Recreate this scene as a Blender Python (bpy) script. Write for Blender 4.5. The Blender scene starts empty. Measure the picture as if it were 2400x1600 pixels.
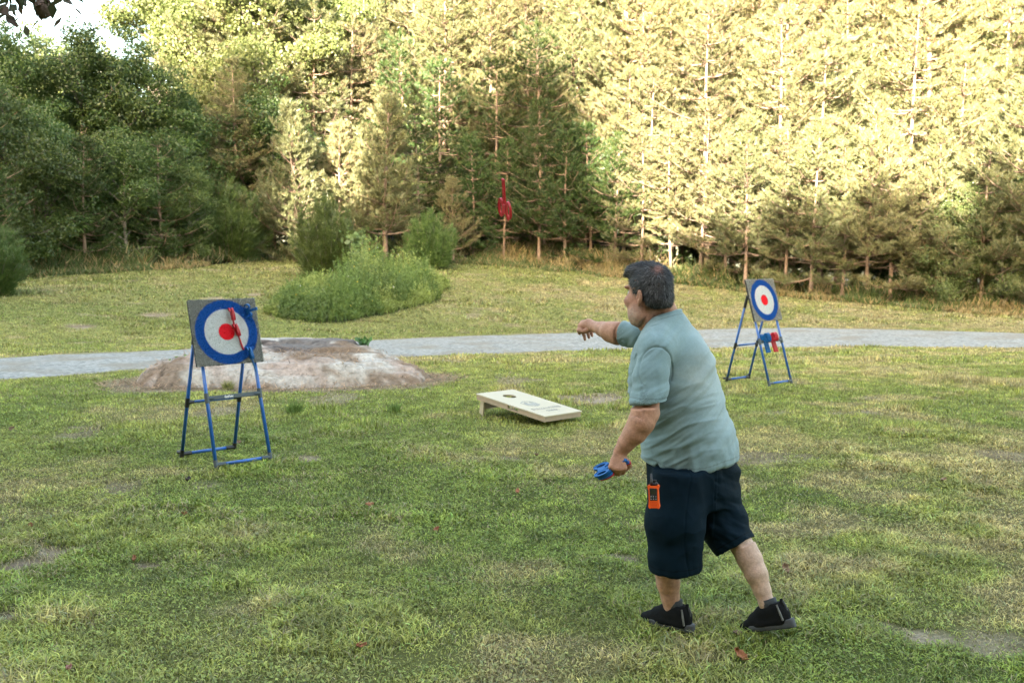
import bpy, math, random
import numpy as np
from mathutils import Vector, Matrix
R = math.radians
SC = bpy.context.scene
COL = SC.collection
# ------------------------------------------------------------------ camera, sky, sun, exposure
CAMH = 1.7
FPX = 2333.0                      # focal length in pixels of the 2400 px wide photograph
PITCH = math.atan(160 / FPX)
cd = bpy.data.cameras.new("camera"); cam = bpy.data.objects.new("camera", cd); COL.objects.link(cam)
cd.lens = 35; cd.sensor_width = 36; cd.clip_end = 2000; cd.clip_start = 0.05
cam.location = (0, 0, CAMH); cam.rotation_euler = (math.pi / 2 - PITCH, 0, 0)
cd.dof.use_dof = True; cd.dof.focus_distance = 4.9; cd.dof.aperture_fstop = 5.6
SC.camera = cam
SUN_EL, SUN_AZ = R(19), R(17)     # sun behind the camera, a little to the left
w = bpy.data.worlds.new("World"); SC.world = w; w.use_nodes = True
nt = w.node_tree; nt.nodes.clear()
sky = nt.nodes.new('ShaderNodeTexSky'); sky.sky_type = 'NISHITA'; sky.sun_disc = False
sky.sun_elevation = SUN_EL; sky.sun_rotation = math.pi + SUN_AZ
sky.dust_density = 3.0; sky.ozone_density = 0.6; sky.air_density = 1.0
mul = nt.nodes.new('ShaderNodeMix'); mul.data_type = 'RGBA'; mul.blend_type = 'MULTIPLY'
mul.inputs[0].default_value = 1; mul.inputs[7].default_value = (1.0, 0.92, 0.74, 1)
bg = nt.nodes.new('ShaderNodeBackground'); bg.inputs[1].default_value = 0.15
wo = nt.nodes.new('ShaderNodeOutputWorld')
nt.links.new(sky.outputs[0], mul.inputs[6]); nt.links.new(mul.outputs[2], bg.inputs[0]); nt.links.new(bg.outputs[0], wo.inputs[0])
sl = bpy.data.lights.new("sun", 'SUN'); sl.energy = 5.0; sl.angle = R(0.5); sl.color = (1.0, 0.89, 0.72)
sun = bpy.data.objects.new("sun", sl); COL.objects.link(sun)
sdir = Vector((math.sin(SUN_AZ) * math.cos(SUN_EL), math.cos(SUN_AZ) * math.cos(SUN_EL), -math.sin(SUN_EL)))
sun.rotation_euler = sdir.to_track_quat('-Z', 'Y').to_euler(); sun.location = (0, -40, 40)
SC.view_settings.view_transform = 'Standard'; SC.view_settings.look = 'None'
SC.view_settings.exposure = 3.5; SC.view_settings.gamma = 1
try:
    SC.cycles.max_bounces = 6; SC.cycles.diffuse_bounces = 3; SC.cycles.transmission_bounces = 3
    SC.cycles.glossy_bounces = 2; SC.cycles.use_denoising = True; SC.cycles.caustics_reflective = False
    SC.cycles.caustics_refractive = False
except Exception: pass

# ------------------------------------------------------------------ helpers
def hsh(ix, iy, s=0):
    n = (ix.astype(np.int64) * 374761393 + iy.astype(np.int64) * 668265263 + s * 974711) & 0x7fffffff
    n = ((n ^ (n >> 13)) * 1274126177) & 0x7fffffff
    return ((n ^ (n >> 16)) & 0xffff) / 65535.0
def vnoise(x, y, s=0):
    x = np.asarray(x, float); y = np.asarray(y, float)
    ix = np.floor(x); iy = np.floor(y); fx = x - ix; fy = y - iy
    fx = fx * fx * (3 - 2 * fx); fy = fy * fy * (3 - 2 * fy)
    a = hsh(ix, iy, s); b = hsh(ix + 1, iy, s); c = hsh(ix, iy + 1, s); d = hsh(ix + 1, iy + 1, s)
    return (a + (b - a) * fx) * (1 - fy) + (c + (d - c) * fx) * fy
def fbm(x, y, s=0, o=4):
    v = 0; am = .5; t = 0
    for k in range(o):
        v = v + am * vnoise(x * 2 ** k, y * 2 ** k, s + k * 7); t += am; am *= .5
    return v / t
def sstep(a, b, x):
    t = np.clip((x - a) / (b - a), 0, 1); return t * t * (3 - 2 * t)
def norm(v):
    return v / np.maximum(np.linalg.norm(v, axis=-1, keepdims=True), 1e-9)

def mesh_np(name, V, faces, mats=None, smooth=False, col=None, matidx=None):
    """V (n,3); faces: list of int arrays, each (m,k)"""
    me = bpy.data.meshes.new(name)
    V = np.asarray(V, np.float32)
    if not isinstance(faces, (list, tuple)): faces = [faces]
    faces = [np.asarray(f, np.int32) for f in faces if len(f)]
    loops = np.concatenate([f.ravel() for f in faces]); sizes = np.concatenate([np.full(len(f), f.shape[1], np.int32) for f in faces])
    starts = np.concatenate([[0], np.cumsum(sizes)[:-1]]).astype(np.int32)
    me.vertices.add(len(V)); me.vertices.foreach_set('co', V.ravel())
    me.loops.add(len(loops)); me.loops.foreach_set('vertex_index', loops)
    me.polygons.add(len(sizes)); me.polygons.foreach_set('loop_start', starts)
    try: me.polygons.foreach_set('loop_total', sizes)
    except Exception: pass
    if matidx is not None: me.polygons.foreach_set('material_index', np.asarray(matidx, np.int32))
    me.polygons.foreach_set('use_smooth', np.full(len(sizes), smooth))
    if col is not None:
        ca = me.color_attributes.new('col', 'FLOAT_COLOR', 'POINT')
        c4 = np.ones((len(V), 4), np.float32); c4[:, :3] = col
        ca.data.foreach_set('color', c4.ravel())
    for m in (mats or []): me.materials.append(m)
    me.update(calc_edges=True); me.validate()
    return me
class MB:
    """collects simple closed shapes into one mesh"""
    def __init__(s): s.v = []; s.f3 = []; s.f4 = []; s.n = 0
    def add(s, V, F3=(), F4=()):
        V = np.asarray(V, float)
        if len(F3): s.f3.append(np.asarray(F3) + s.n)
        if len(F4): s.f4.append(np.asarray(F4) + s.n)
        s.v.append(V); s.n += len(V)
    def box(s, M, lo, hi, bev=0.0):
        lo = np.array(lo, float); hi = np.array(hi, float)
        b = min(bev, (hi - lo).min() * .45)
        if b <= 0:
            V = np.array([[x, y, z] for z in (lo[2], hi[2]) for y in (lo[1], hi[1]) for x in (lo[0], hi[0])])
            s.add(tr(M, V), F4=[(0, 2, 3, 1), (4, 5, 7, 6), (0, 1, 5, 4), (2, 6, 7, 3), (0, 4, 6, 2), (1, 3, 7, 5)])
            return
        # bevelled box: convex hull of inset corners
        bm = BM(); 
        for x in (0, 1):
            for y in (0, 1):
                for z in (0, 1):
                    c = np.array([(lo, hi)[x][0], (lo, hi)[y][1], (lo, hi)[z][2]]); sg = np.array([1 - 2 * x, 1 - 2 * y, 1 - 2 * z])
                    for k in range(3):
                        o = sg * b; o[k] = 0; bm.append(c + o)
        hull(s, tr(M, np.array(bm)))
    def tube(s, pts, rad, n=8, cap=True, squash=None):
        pts = np.asarray(pts, float); m = len(pts)
        rad = np.broadcast_to(rad, (m,))
        T = np.gradient(pts, axis=0); T = norm(T)
        ref = np.array([0, 0, 1.0]) if abs(T[0][2]) < .9 else np.array([1.0, 0, 0])
        V = []
        u = norm(np.cross(ref, T[0]))
        for i in range(m):
            u = norm(u - T[i] * (u @ T[i])); v = np.cross(T[i], u)
            a = np.arange(n) * 2 * np.pi / n
            V.append(pts[i] + rad[i] * (np.cos(a)[:, None] * u + np.sin(a)[:, None] * v))
        V = np.concatenate(V); F = []
        for i in range(m - 1):
            for k in range(n):
                F.append((i * n + k, i * n + (k + 1) % n, (i + 1) * n + (k + 1) % n, (i + 1) * n + k))
        F3 = []
        if cap:
            V = np.concatenate([V, pts[:1], pts[-1:]])
            for k in range(n):
                F3.append((m * n, (k + 1) % n, k)); F3.append((m * n + 1, (m - 1) * n + k, (m - 1) * n + (k + 1) % n))
        s.add(V, F3, F)
    def prism(s, M, poly, z0, z1):
        """star-shaped 2-D outline extruded in local z"""
        poly = np.asarray(poly, float); n = len(poly); c = poly.mean(0)
        V = np.array([(x, y, z0) for x, y in poly] + [(x, y, z1) for x, y in poly] + [(c[0], c[1], z0), (c[0], c[1], z1)])
        F4 = [(k, (k + 1) % n, n + (k + 1) % n, n + k) for k in range(n)]
        F3 = [(2 * n, (k + 1) % n, k) for k in range(n)] + [(2 * n + 1, n + k, n + (k + 1) % n) for k in range(n)]
        s.add(tr(M, V), F3, F4)
    def ring(s, M, outer, inner, z0, z1):
        o = np.asarray(outer, float); i_ = np.asarray(inner, float); n = len(o)
        V = np.array([(x, y, z) for z in (z0, z1) for P in (o, i_) for x, y in P]); F = []
        A, B, C, D = 0, n, 2 * n, 3 * n
        for k in range(n):
            j = (k + 1) % n
            F += [(A + j, A + k, B + k, B + j), (C + k, C + j, D + j, D + k), (A + k, A + j, C + j, C + k), (B + j, B + k, D + k, D + j)]
        s.add(tr(M, V), F4=F)
    def me(s, name, mat, smooth=False):
        fs = []
        if s.f3: fs.append(np.concatenate(s.f3))
        if s.f4: fs.append(np.concatenate(s.f4))
        return mesh_np(name, np.concatenate(s.v), fs, [mat], smooth)
    def build(s, name, mat, parent=None, smooth=False):
        return link(name, s.me(name, mat, smooth), parent)
def BM(): return []
def hull(mb, P):
    import bmesh
    bm = bmesh.new()
    for p in P: bm.verts.new(p)
    bmesh.ops.convex_hull(bm, input=bm.verts)
    bm.verts.ensure_lookup_table(); bm.verts.index_update()
    V = np.array([v.co[:] for v in bm.verts]); F3 = []; F4 = []
    for f in bm.faces:
        (F3 if len(f.verts) == 3 else F4).append([v.index for v in f.verts])
    bm.free(); mb.add(V, F3, F4)
def tr(M, V):
    if M is None: return V
    M = np.array(M); return V @ M[:3, :3].T + M[:3, 3]
def frame(o, x, y, z):
    M = np.eye(4); M[:3, 0] = x; M[:3, 1] = y; M[:3, 2] = z; M[:3, 3] = o; return M
def link(name, me, parent=None):
    o = bpy.data.objects.new(name, me); COL.objects.link(o)
    if parent is not None:
        o.parent = parent
        o.matrix_parent_inverse = Matrix.Translation(-parent.location) if parent.type == 'EMPTY' else Matrix.Identity(4)
    return o
def empty(name, loc, label=None, cat=None, group=None):
    o = bpy.data.objects.new(name, None); COL.objects.link(o); o.location = loc; o.empty_display_size = .2
    tag(o, label, cat, group); return o
def tag(o, label=None, cat=None, group=None, kind=None):
    if label: o['label'] = label
    if cat: o['category'] = cat
    if group: o['group'] = group
    if kind: o['kind'] = kind
    return o
def hexc(h):
    c = [int(h[i:i + 2], 16) / 255 for i in (0, 2, 4)]
    return tuple((x / 12.92 if x <= .04045 else ((x + .055) / 1.055) ** 2.4) for x in c) + (1,)

# ------------------------------------------------------------------ materials
def mat(name, base, rough=.6, var=.0, scale=30, bump=0, bscale=200, metal=0, spec=.5, col2=None, sheen=0, coords='Object', subs=0, attr=None):
    m = bpy.data.materials.new(name); m.use_nodes = True; n = m.node_tree.nodes; l = m.node_tree.links
    p = n['Principled BSDF']; p.inputs['Roughness'].default_value = rough; p.inputs['Metallic'].default_value = metal
    p.inputs['Specular IOR Level'].default_value = spec
    base = tuple(base)[:3] + (1,)
    p.inputs['Base Color'].default_value = base
    tc = n.new('ShaderNodeTexCoord'); src = None
    if attr:
        a = n.new('ShaderNodeVertexColor'); a.layer_name = attr; src = a.outputs[0]
    if var or col2:
        t = n.new('ShaderNodeTexNoise'); t.inputs['Scale'].default_value = scale; t.inputs['Detail'].default_value = 6; t.inputs['Roughness'].default_value = .65
        l.new(tc.outputs[coords], t.inputs['Vector'])
        r = n.new('ShaderNodeMapRange'); r.inputs[1].default_value = .3; r.inputs[2].default_value = .7
        l.new(t.outputs[0], r.inputs[0])
        mx = n.new('ShaderNodeMix'); mx.data_type = 'RGBA'
        if attr:
            mx.blend_type = 'MULTIPLY'; mx.inputs[0].default_value = 1
            l.new(src, mx.inputs[6]); r.inputs[3].default_value = 1 - var; r.inputs[4].default_value = 1 + var * .5
            l.new(r.outputs[0], mx.inputs[7])
        else:
            c2 = tuple(col2)[:3] + (1,) if col2 else tuple(x * (1 - var) for x in base[:3]) + (1,)
            mx.inputs[6].default_value = base; mx.inputs[7].default_value = c2
            l.new(r.outputs[0], mx.inputs[0])
        l.new(mx.outputs[2], p.inputs['Base Color'])
    elif attr: l.new(src, p.inputs['Base Color'])
    if bump:
        t = n.new('ShaderNodeTexNoise'); t.inputs['Scale'].default_value = bscale; t.inputs['Detail'].default_value = 4
        l.new(tc.outputs[coords], t.inputs['Vector'])
        b = n.new('ShaderNodeBump'); b.inputs['Strength'].default_value = bump; b.inputs['Distance'].default_value = .01
        l.new(t.outputs[0], b.inputs['Height']); l.new(b.outputs[0], p.inputs['Normal'])
    if sheen: p.inputs['Sheen Weight'].default_value = sheen
    if subs:
        p.inputs['Subsurface Weight'].default_value = subs; p.inputs['Subsurface Radius'].default_value = (.01, .004, .002); p.inputs['Subsurface Scale'].default_value = 1
    return m
def leafmat(name, c1, c2, trans=.35, attr=None, objvar=.25, rough=.75, dead=None):
    """thin leaves: per-leaf random between two greens, a bit of light let through"""
    m = bpy.data.materials.new(name); m.use_nodes = True; n = m.node_tree.nodes; l = m.node_tree.links
    n.clear(); out = n.new('ShaderNodeOutputMaterial')
    g = n.new('ShaderNodeNewGeometry'); oi = n.new('ShaderNodeObjectInfo')
    if attr:
        a = n.new('ShaderNodeVertexColor'); a.layer_name = attr; c = a.outputs[0]
    else:
        mx = n.new('ShaderNodeMix'); mx.data_type = 'RGBA'; mx.inputs[6].default_value = tuple(c1)[:3] + (1,); mx.inputs[7].default_value = tuple(c2)[:3] + (1,)
        l.new(g.outputs['Random Per Island'], mx.inputs[0]); c = mx.outputs[2]
        if dead:
            gt = n.new('ShaderNodeMath'); gt.operation = 'GREATER_THAN'; gt.inputs[1].default_value = 1 - dead[1]
            l.new(g.outputs['Random Per Island'], gt.inputs[0])
            md = n.new('ShaderNodeMix'); md.data_type = 'RGBA'; l.new(gt.outputs[0], md.inputs[0]); l.new(c, md.inputs[6]); md.inputs[7].default_value = tuple(dead[0])[:3] + (1,)
            c = md.outputs[2]
    if objvar:
        hs = n.new('ShaderNodeHueSaturation'); l.new(c, hs.inputs['Color'])
        r1 = n.new('ShaderNodeMapRange'); r1.inputs[3].default_value = 1 - objvar; r1.inputs[4].default_value = 1 + objvar
        l.new(oi.outputs['Random'], r1.inputs[0]); l.new(r1.outputs[0], hs.inputs['Value'])
        ml = n.new('ShaderNodeMath'); ml.operation = 'MULTIPLY'; ml.inputs[1].default_value = 7.31; l.new(oi.outputs['Random'], ml.inputs[0])
        fr = n.new('ShaderNodeMath'); fr.operation = 'FRACT'; l.new(ml.outputs[0], fr.inputs[0])
        r2 = n.new('ShaderNodeMapRange'); r2.inputs[3].default_value = .475; r2.inputs[4].default_value = .52
        l.new(fr.outputs[0], r2.inputs[0]); l.new(r2.outputs[0], hs.inputs['Hue']); c = hs.outputs[0]
    d = n.new('ShaderNodeBsdfDiffuse'); d.inputs['Roughness'].default_value = .5; l.new(c, d.inputs[0])
    t = n.new('ShaderNodeBsdfTranslucent'); l.new(c, t.inputs[0])
    ms = n.new('ShaderNodeMixShader'); ms.inputs[0].default_value = trans; l.new(d.outputs[0], ms.inputs[1]); l.new(t.outputs[0], ms.inputs[2])
    gl = n.new('ShaderNodeBsdfGlossy'); gl.inputs['Roughness'].default_value = .45; gl.inputs[0].default_value = (1, 1, 1, 1)
    m2 = n.new('ShaderNodeMixShader'); m2.inputs[0].default_value = .03
    l.new(ms.outputs[0], m2.inputs[1]); l.new(gl.outputs[0], m2.inputs[2]); l.new(m2.outputs[0], out.inputs[0])
    return m
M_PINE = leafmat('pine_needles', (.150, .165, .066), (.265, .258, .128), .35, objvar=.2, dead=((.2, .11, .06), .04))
M_PINE_SHADE = leafmat('pine_needles_deep', (.035, .068, .018), (.095, .13, .036), .35, objvar=.2, dead=((.16, .09, .05), .03))  # darker needles for pines standing in shade, the shade put into the colour
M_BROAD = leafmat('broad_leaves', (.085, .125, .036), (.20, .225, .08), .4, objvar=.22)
M_BROAD_SHADE = leafmat('shaded_broad_leaves', (.036, .074, .017), (.10, .150, .036), .35, objvar=.25)  # darker copy of the broad leaves: shade on the left trees painted in
M_CEDAR = leafmat('cedar_sprays', (.06, .11, .028), (.12, .18, .045), .25, objvar=.2)
M_SAP = leafmat('sapling_leaves', (.10, .17, .05), (.2, .27, .08), .4, objvar=0)
M_BARK = mat('pine_bark', (.34, .23, .165), .9, scale=14, col2=(.17, .12, .09), bump=.5, bscale=40)
M_BARKG = mat('grey_bark', (.24, .20, .16), .9, scale=10, col2=(.12, .10, .08), bump=.5, bscale=40)

# ------------------------------------------------------------------ terrain
RX = np.array([-40, -14, -9.2, -6.4, -2.0, 1.5, 6.4, 12.8, 22, 60]); RY = np.array([2, 14.6, 17.9, 19.7, 23.2, 25.0, 27.3, 24.8, 21.5, 10.])
TPX = np.array([-500, 0, 450, 700, 1200, 1500, 1900, 2300, 2600, 3200.]); TD = np.array([32, 33, 36, 43, 41, 38.5, 34, 31, 30, 28.])
TPY = np.array([690, 655, 628, 600, 622, 652, 700, 737, 748, 760.])
TX = (TPX - 1200) / FPX * TD; TZ = CAMH - (TPY - 640) / FPX * TD
def base_z(x, y): return .22 * sstep(5.5, 15.5, np.asarray(y, float)) + 0 * np.asarray(x, float)
def treeline(x): return np.interp(x, TX, TD)
def ground(x, y):
    x = np.asarray(x, float); y = np.asarray(y, float)
    yr = np.interp(x, RX, RY) + .4; yt = np.interp(x, TX, TD); zt = np.interp(x, TX, TZ)
    t = np.maximum(y - yr, 0) / (yt - yr)
    h = np.where(t < .2, t * t / .4, t - .1) / .9
    h = np.where(t > 1, 1 + (t - 1) * 1.0, h)
    z = base_z(x, y) + (zt - .22) * np.where(t > 1.0, 1 + np.minimum(t - 1, 6) * .9 , h)
    z = z + .05 * (fbm(x * .25, y * .25, 3, 3) - .5) * sstep(9, 16, y) * (1 + 6 * sstep(1.0, 2.0, t))
    z = z + .02 * (fbm(x * .9, y * .9, 5, 2) - .5)
    return z
def P(px, py, d):
    """point seen at photo pixel px,py at depth d along the view axis"""
    X = (px - 1200) / FPX * d; U = (800 - py) / FPX * d
    return np.array([X, d * math.cos(PITCH) + U * math.sin(PITCH), CAMH - d * math.sin(PITCH) + U * math.cos(PITCH)])
def G(px, py, d0=2.0, d1=70):
    ds = np.linspace(d0, d1, 3000); Q = np.array([P(px, py, 1.0)]) - np.array([0, 0, CAMH])
    pts = np.array([0, 0, CAMH]) + ds[:, None] * Q
    below = pts[:, 2] < ground(pts[:, 0], pts[:, 1])
    i = int(np.argmax(below)) if below.any() else len(ds) - 1
    p = pts[i].copy(); p[2] = float(ground(p[0], p[1])); return p
NEAR = [(-900, 1020), (-400, 950), (0, 890), (300, 868), (520, 862), (1000, 834), (1340, 822), (1750, 814), (2100, 812), (2400, 815), (2800, 828), (3400, 860)]
FAR = [(-900, 935), (-400, 868), (0, 838), (440, 818), (1000, 791), (1340, 779), (1750, 768), (2100, 771), (2400, 781), (2800, 795), (3400, 820)]
NE = np.array([G(*p)[:2] for p in NEAR]); FE = np.array([G(*p)[:2] for p in FAR])
def road_mask(x, y):
    yn = np.interp(x, NE[:, 0], NE[:, 1]); yf = np.interp(x, FE[:, 0], FE[:, 1])
    wob = .35 * (fbm(x * 1.3, y * 1.3, 11, 3) - .5)
    return np.minimum(y - yn + wob, yf - y + wob)   # >0 inside, metres
# rock outline and weed island
def blobdist(x, y, pts, r):
    """distance to a thick polyline, minus r (negative inside)"""
    d = np.full(np.shape(x), 1e9)
    for (a, b, ra, rb) in [(pts[i], pts[i + 1], r[i], r[i + 1]) for i in range(len(pts) - 1)]:
        ax, ay = a; bx, by = b; t = np.clip(((x - ax) * (bx - ax) + (y - ay) * (by - ay)) / ((bx - ax) ** 2 + (by - ay) ** 2), 0, 1)
        d = np.minimum(d, np.hypot(x - ax - t * (bx - ax), y - ay - t * (by - ay)) - (ra + (rb - ra) * t))
    return d
ISL_FRONT = [(585, 738), (640, 750), (770, 743), (880, 722), (965, 704), (1030, 686), (1048, 664)]
IF = np.array([G(*p)[:2] for p in ISL_FRONT])
ISL = [(IF[1] + (IF[0] - IF[1]) * .0 + np.array([.9, 1.3])), IF[3] + np.array([-.7, 2.3]), IF[5] + np.array([-1.5, 1.2])]
ISR = [1.35, 2.4, 1.7]
def island(x, y): return blobdist(x, y, ISL, ISR) + .35 * (fbm(x * .8, y * .8, 21, 3) - .5)
RK = [G(400, 905)[:2] + np.array([0, .55]), G(640, 905)[:2] + np.array([0, 1.0]), G(880, 905)[:2] + np.array([0, .7])]
RKR = [.62, 1.2, .68]
def rock(x, y): return blobdist(x, y, RK, RKR) + .35 * (fbm(x * 1.1, y * 1.1, 33, 3) - .5)
BARE = [(1450, 1303, .16), (1500, 1262, .08), (2130, 1482, .17), (2240, 1480, .08), (660, 1490, .12), (60, 1320, .25), (130, 1290, .2), (20, 1440, .15), (360, 1320, .14),
        (1380, 935, .5), (1430, 930, .4), (720, 1072, .2), (1200, 1075, .2), (370, 738, .6), (190, 765, .5), (310, 658, .35), (500, 700, .6), (600, 690, .5), (390, 668, .35)]
BP = [(G(a, b)[:2], r) for a, b, r in BARE]
def bare(x, y):
    m = np.zeros(np.shape(x)); wx = x + .35 * (fbm(x * 5, y * 5, 41, 3) - .5); wy = y + .35 * (fbm(x * 5, y * 5, 42, 3) - .5)
    for (c, r) in BP:
        m = np.maximum(m, 1 - sstep(.55, 1.25, np.hypot(wx - c[0], (wy - c[1])) / (r * .75)))
    n = fbm(x * .9 + 7, y * .9, 55, 4)
    m = np.maximum(m, sstep(.70, .78, n) * .6)
    rr = rock(x, y); m = np.maximum(m, (1 - sstep(.1, .75, rr + .3 * (fbm(x * 3, y * 3, 8, 3) - .5))))
    return np.clip(m, 0, 1)
def lawn_color(x, y):
    """grass pigment: greener at the left and near, drier to the right and far"""
    n1 = fbm(x * .55, y * .55, 61, 4); n2 = fbm(x * 2.3, y * 2.3, 71, 3); n3 = fbm(x * .16, y * .16, 81, 2)
    green = np.array([.20, .255, .044]); olive = np.array([.305, .315, .078]); dry = np.array([.46, .37, .165])
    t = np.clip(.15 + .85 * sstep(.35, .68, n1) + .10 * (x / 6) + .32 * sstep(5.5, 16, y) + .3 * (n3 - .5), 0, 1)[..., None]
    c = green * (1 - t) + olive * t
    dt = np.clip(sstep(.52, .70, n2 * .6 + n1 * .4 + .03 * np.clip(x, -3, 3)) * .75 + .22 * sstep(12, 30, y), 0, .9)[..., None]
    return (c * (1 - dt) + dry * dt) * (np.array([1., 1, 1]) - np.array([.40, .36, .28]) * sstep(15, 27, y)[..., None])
def make_ground():
    ys = np.concatenate([np.linspace(-90, 2, 24), np.arange(2.1, 16, .09), np.arange(16, 48, .25), np.geomspace(48.5, 420, 40)])
    xs1 = np.concatenate([np.arange(0, 8, .1), np.arange(8, 26, .3), np.geomspace(26.5, 260, 30)]); xs = np.concatenate([-xs1[::-1][:-1], xs1])
    X, Y = np.meshgrid(xs, ys); Z = ground(X, Y)
    m = bare(X, Y); micro = .018 * (fbm(X * 4, Y * 4, 91, 3) - .5) * (np.abs(Y) < 20); Z = Z + micro * (1 - m) - .01 * m
    C = lawn_color(X, Y) * np.interp(Y, [8, 24], [.28, .85])[..., None]  # ground under the blades darkened to stand for shade in the gaps
    soil = np.array([.15, .11, .078]); straw = np.array([.27, .22, .155])
    s = sstep(.4, .6, fbm(X * 5, Y * 5, 17, 3))[..., None]; so = soil * (1 - s) + straw * s
    C = C * (1 - m[..., None]) + so * m[..., None]
    rm = road_mask(X, Y); e = (sstep(-.5, -.05, rm) * (1 - sstep(0, .3, rm)))[..., None]
    C = C * (1 - e * .8) + np.array([.24, .20, .13]) * e * .8
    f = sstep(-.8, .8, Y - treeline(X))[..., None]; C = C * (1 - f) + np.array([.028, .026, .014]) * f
    back = sstep(-2, -6, Y)[..., None] if False else 0
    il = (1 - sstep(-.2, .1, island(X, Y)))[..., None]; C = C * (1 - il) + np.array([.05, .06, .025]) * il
    ny, nx = X.shape; idx = np.arange(ny * nx).reshape(ny, nx)
    F = np.stack([idx[:-1, :-1], idx[:-1, 1:], idx[1:, 1:], idx[1:, :-1]], -1).reshape(-1, 4)
    m_ = mat('lawn_ground', (.1, .1, .05), .95, var=.45, scale=55, bump=.9, bscale=60, spec=.15, attr='col')
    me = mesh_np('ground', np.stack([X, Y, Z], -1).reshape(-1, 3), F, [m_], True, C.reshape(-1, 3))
    tag(link('ground', me), kind='structure')
make_ground()
def make_road():
    u = np.linspace(0, 1, 240); v = np.linspace(0, 1, 22)
    A = np.stack([np.interp(u, np.linspace(0, 1, len(NE)), NE[:, k]) for k in (0, 1)], -1); B = np.stack([np.interp(u, np.linspace(0, 1, len(FE)), FE[:, k]) for k in (0, 1)], -1)
    for _ in range(6):
        A[1:-1] = (A[:-2] + A[1:-1] * 2 + A[2:]) / 4; B[1:-1] = (B[:-2] + B[1:-1] * 2 + B[2:]) / 4
    A[:, 1] += .6 * (fbm(A[:, 0] * 1.9, A[:, 1] * 0, 5, 4) - .5); B[:, 1] += .6 * (fbm(B[:, 0] * 1.9, B[:, 1] * 0, 6, 4) - .5)
    Q = A[:, None] * (1 - v[None, :, None]) + B[:, None] * v[None, :, None]
    Z = ground(Q[..., 0], Q[..., 1]) + .022 - .03 * (np.abs(v - .5)[None] * 2) ** 6 + .012 * (fbm(Q[..., 0] * 2, Q[..., 1] * 2, 9, 3) - .5)
    V = np.concatenate([Q, Z[..., None]], -1); n, k = V.shape[:2]; idx = np.arange(n * k).reshape(n, k)
    F = np.stack([idx[:-1, :-1], idx[1:, :-1], idx[1:, 1:], idx[:-1, 1:]], -1).reshape(-1, 4)
    m = bpy.data.materials.new('gravel'); m.use_nodes = True; nn = m.node_tree.nodes; l = m.node_tree.links; p = nn['Principled BSDF']
    p.inputs['Roughness'].default_value = .95; p.inputs['Specular IOR Level'].default_value = .2
    tc = nn.new('ShaderNodeTexCoord'); vo = nn.new('ShaderNodeTexVoronoi'); vo.inputs['Scale'].default_value = 17; l.new(tc.outputs['Object'], vo.inputs['Vector'])
    cr = nn.new('ShaderNodeValToRGB'); l.new(vo.outputs['Color'], cr.inputs[0])
    cr.color_ramp.elements[0].color = (.13, .13, .125, 1); cr.color_ramp.elements[1].color = (.34, .34, .32, 1)
    no = nn.new('ShaderNodeTexNoise'); no.inputs['Scale'].default_value = 1.1; no.inputs['Detail'].default_value = 6; l.new(tc.outputs['Object'], no.inputs['Vector'])
    mr = nn.new('ShaderNodeMapRange'); mr.inputs[1].default_value = .48; mr.inputs[2].default_value = .72; l.new(no.outputs[0], mr.inputs[0])
    mx = nn.new('ShaderNodeMix'); mx.data_type = 'RGBA'; l.new(mr.outputs[0], mx.inputs[0]); l.new(cr.outputs[0], mx.inputs[6]); mx.inputs[7].default_value = (.20, .175, .14, 1)
    l.new(mx.outputs[2], p.inputs['Base Color'])
    bu = nn.new('ShaderNodeBump'); bu.inputs['Strength'].default_value = .8; bu.inputs['Distance'].default_value = .02; l.new(vo.outputs['Distance'], bu.inputs['Height']); l.new(bu.outputs[0], p.inputs['Normal'])
    tag(link('gravel_path', mesh_np('gravel_path', V.reshape(-1, 3), F, [m], True)), kind='structure')
make_road()
# ------------------------------------------------------------------ trees (one set of meshes per kind, copied as separate objects)
def tris(base, d, side, L, W):
    n = len(base); V = np.empty((n, 3, 3)); h = side * (np.asarray(W).reshape(-1, 1) / 2)
    V[:, 0] = base - h; V[:, 1] = base + h; V[:, 2] = base + d * np.asarray(L).reshape(-1, 1)
    return V.reshape(-1, 3), np.arange(n * 3).reshape(n, 3)
def diamonds(c, d, side, L, W, droop=0):
    n = len(c); V = np.empty((n, 4, 3)); L = np.asarray(L).reshape(-1, 1); W = np.asarray(W).reshape(-1, 1)
    V[:, 0] = c - d * L / 2; V[:, 2] = c + d * L / 2; V[:, 1] = c + side * W / 2 - d * L * .08; V[:, 3] = c - side * W / 2 - d * L * .08
    return V.reshape(-1, 3), np.arange(n * 4).reshape(n, 4)
def rdir(rg, n):
    v = rg.normal(size=(n, 3)); return norm(v)
def trunk_mb(mb, rg, H, r0, lean=.02, n=9, seg=12):
    t = np.linspace(0, 1, seg); ph = rg.uniform(0, 6.28, 2); am = lean * H
    pts = np.stack([am * (np.sin(t * 2.2 + ph[0]) - np.sin(ph[0])) * .5, am * (np.sin(t * 2.7 + ph[1]) - np.sin(ph[1])) * .5, t * H - .25 * (t == 0)], -1)
    rad = r0 * (1 - t) ** .8 + .012 + r0 * .35 * np.exp(-t * H * 2.5)
    mb.tube(pts, rad, n); return pts
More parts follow.
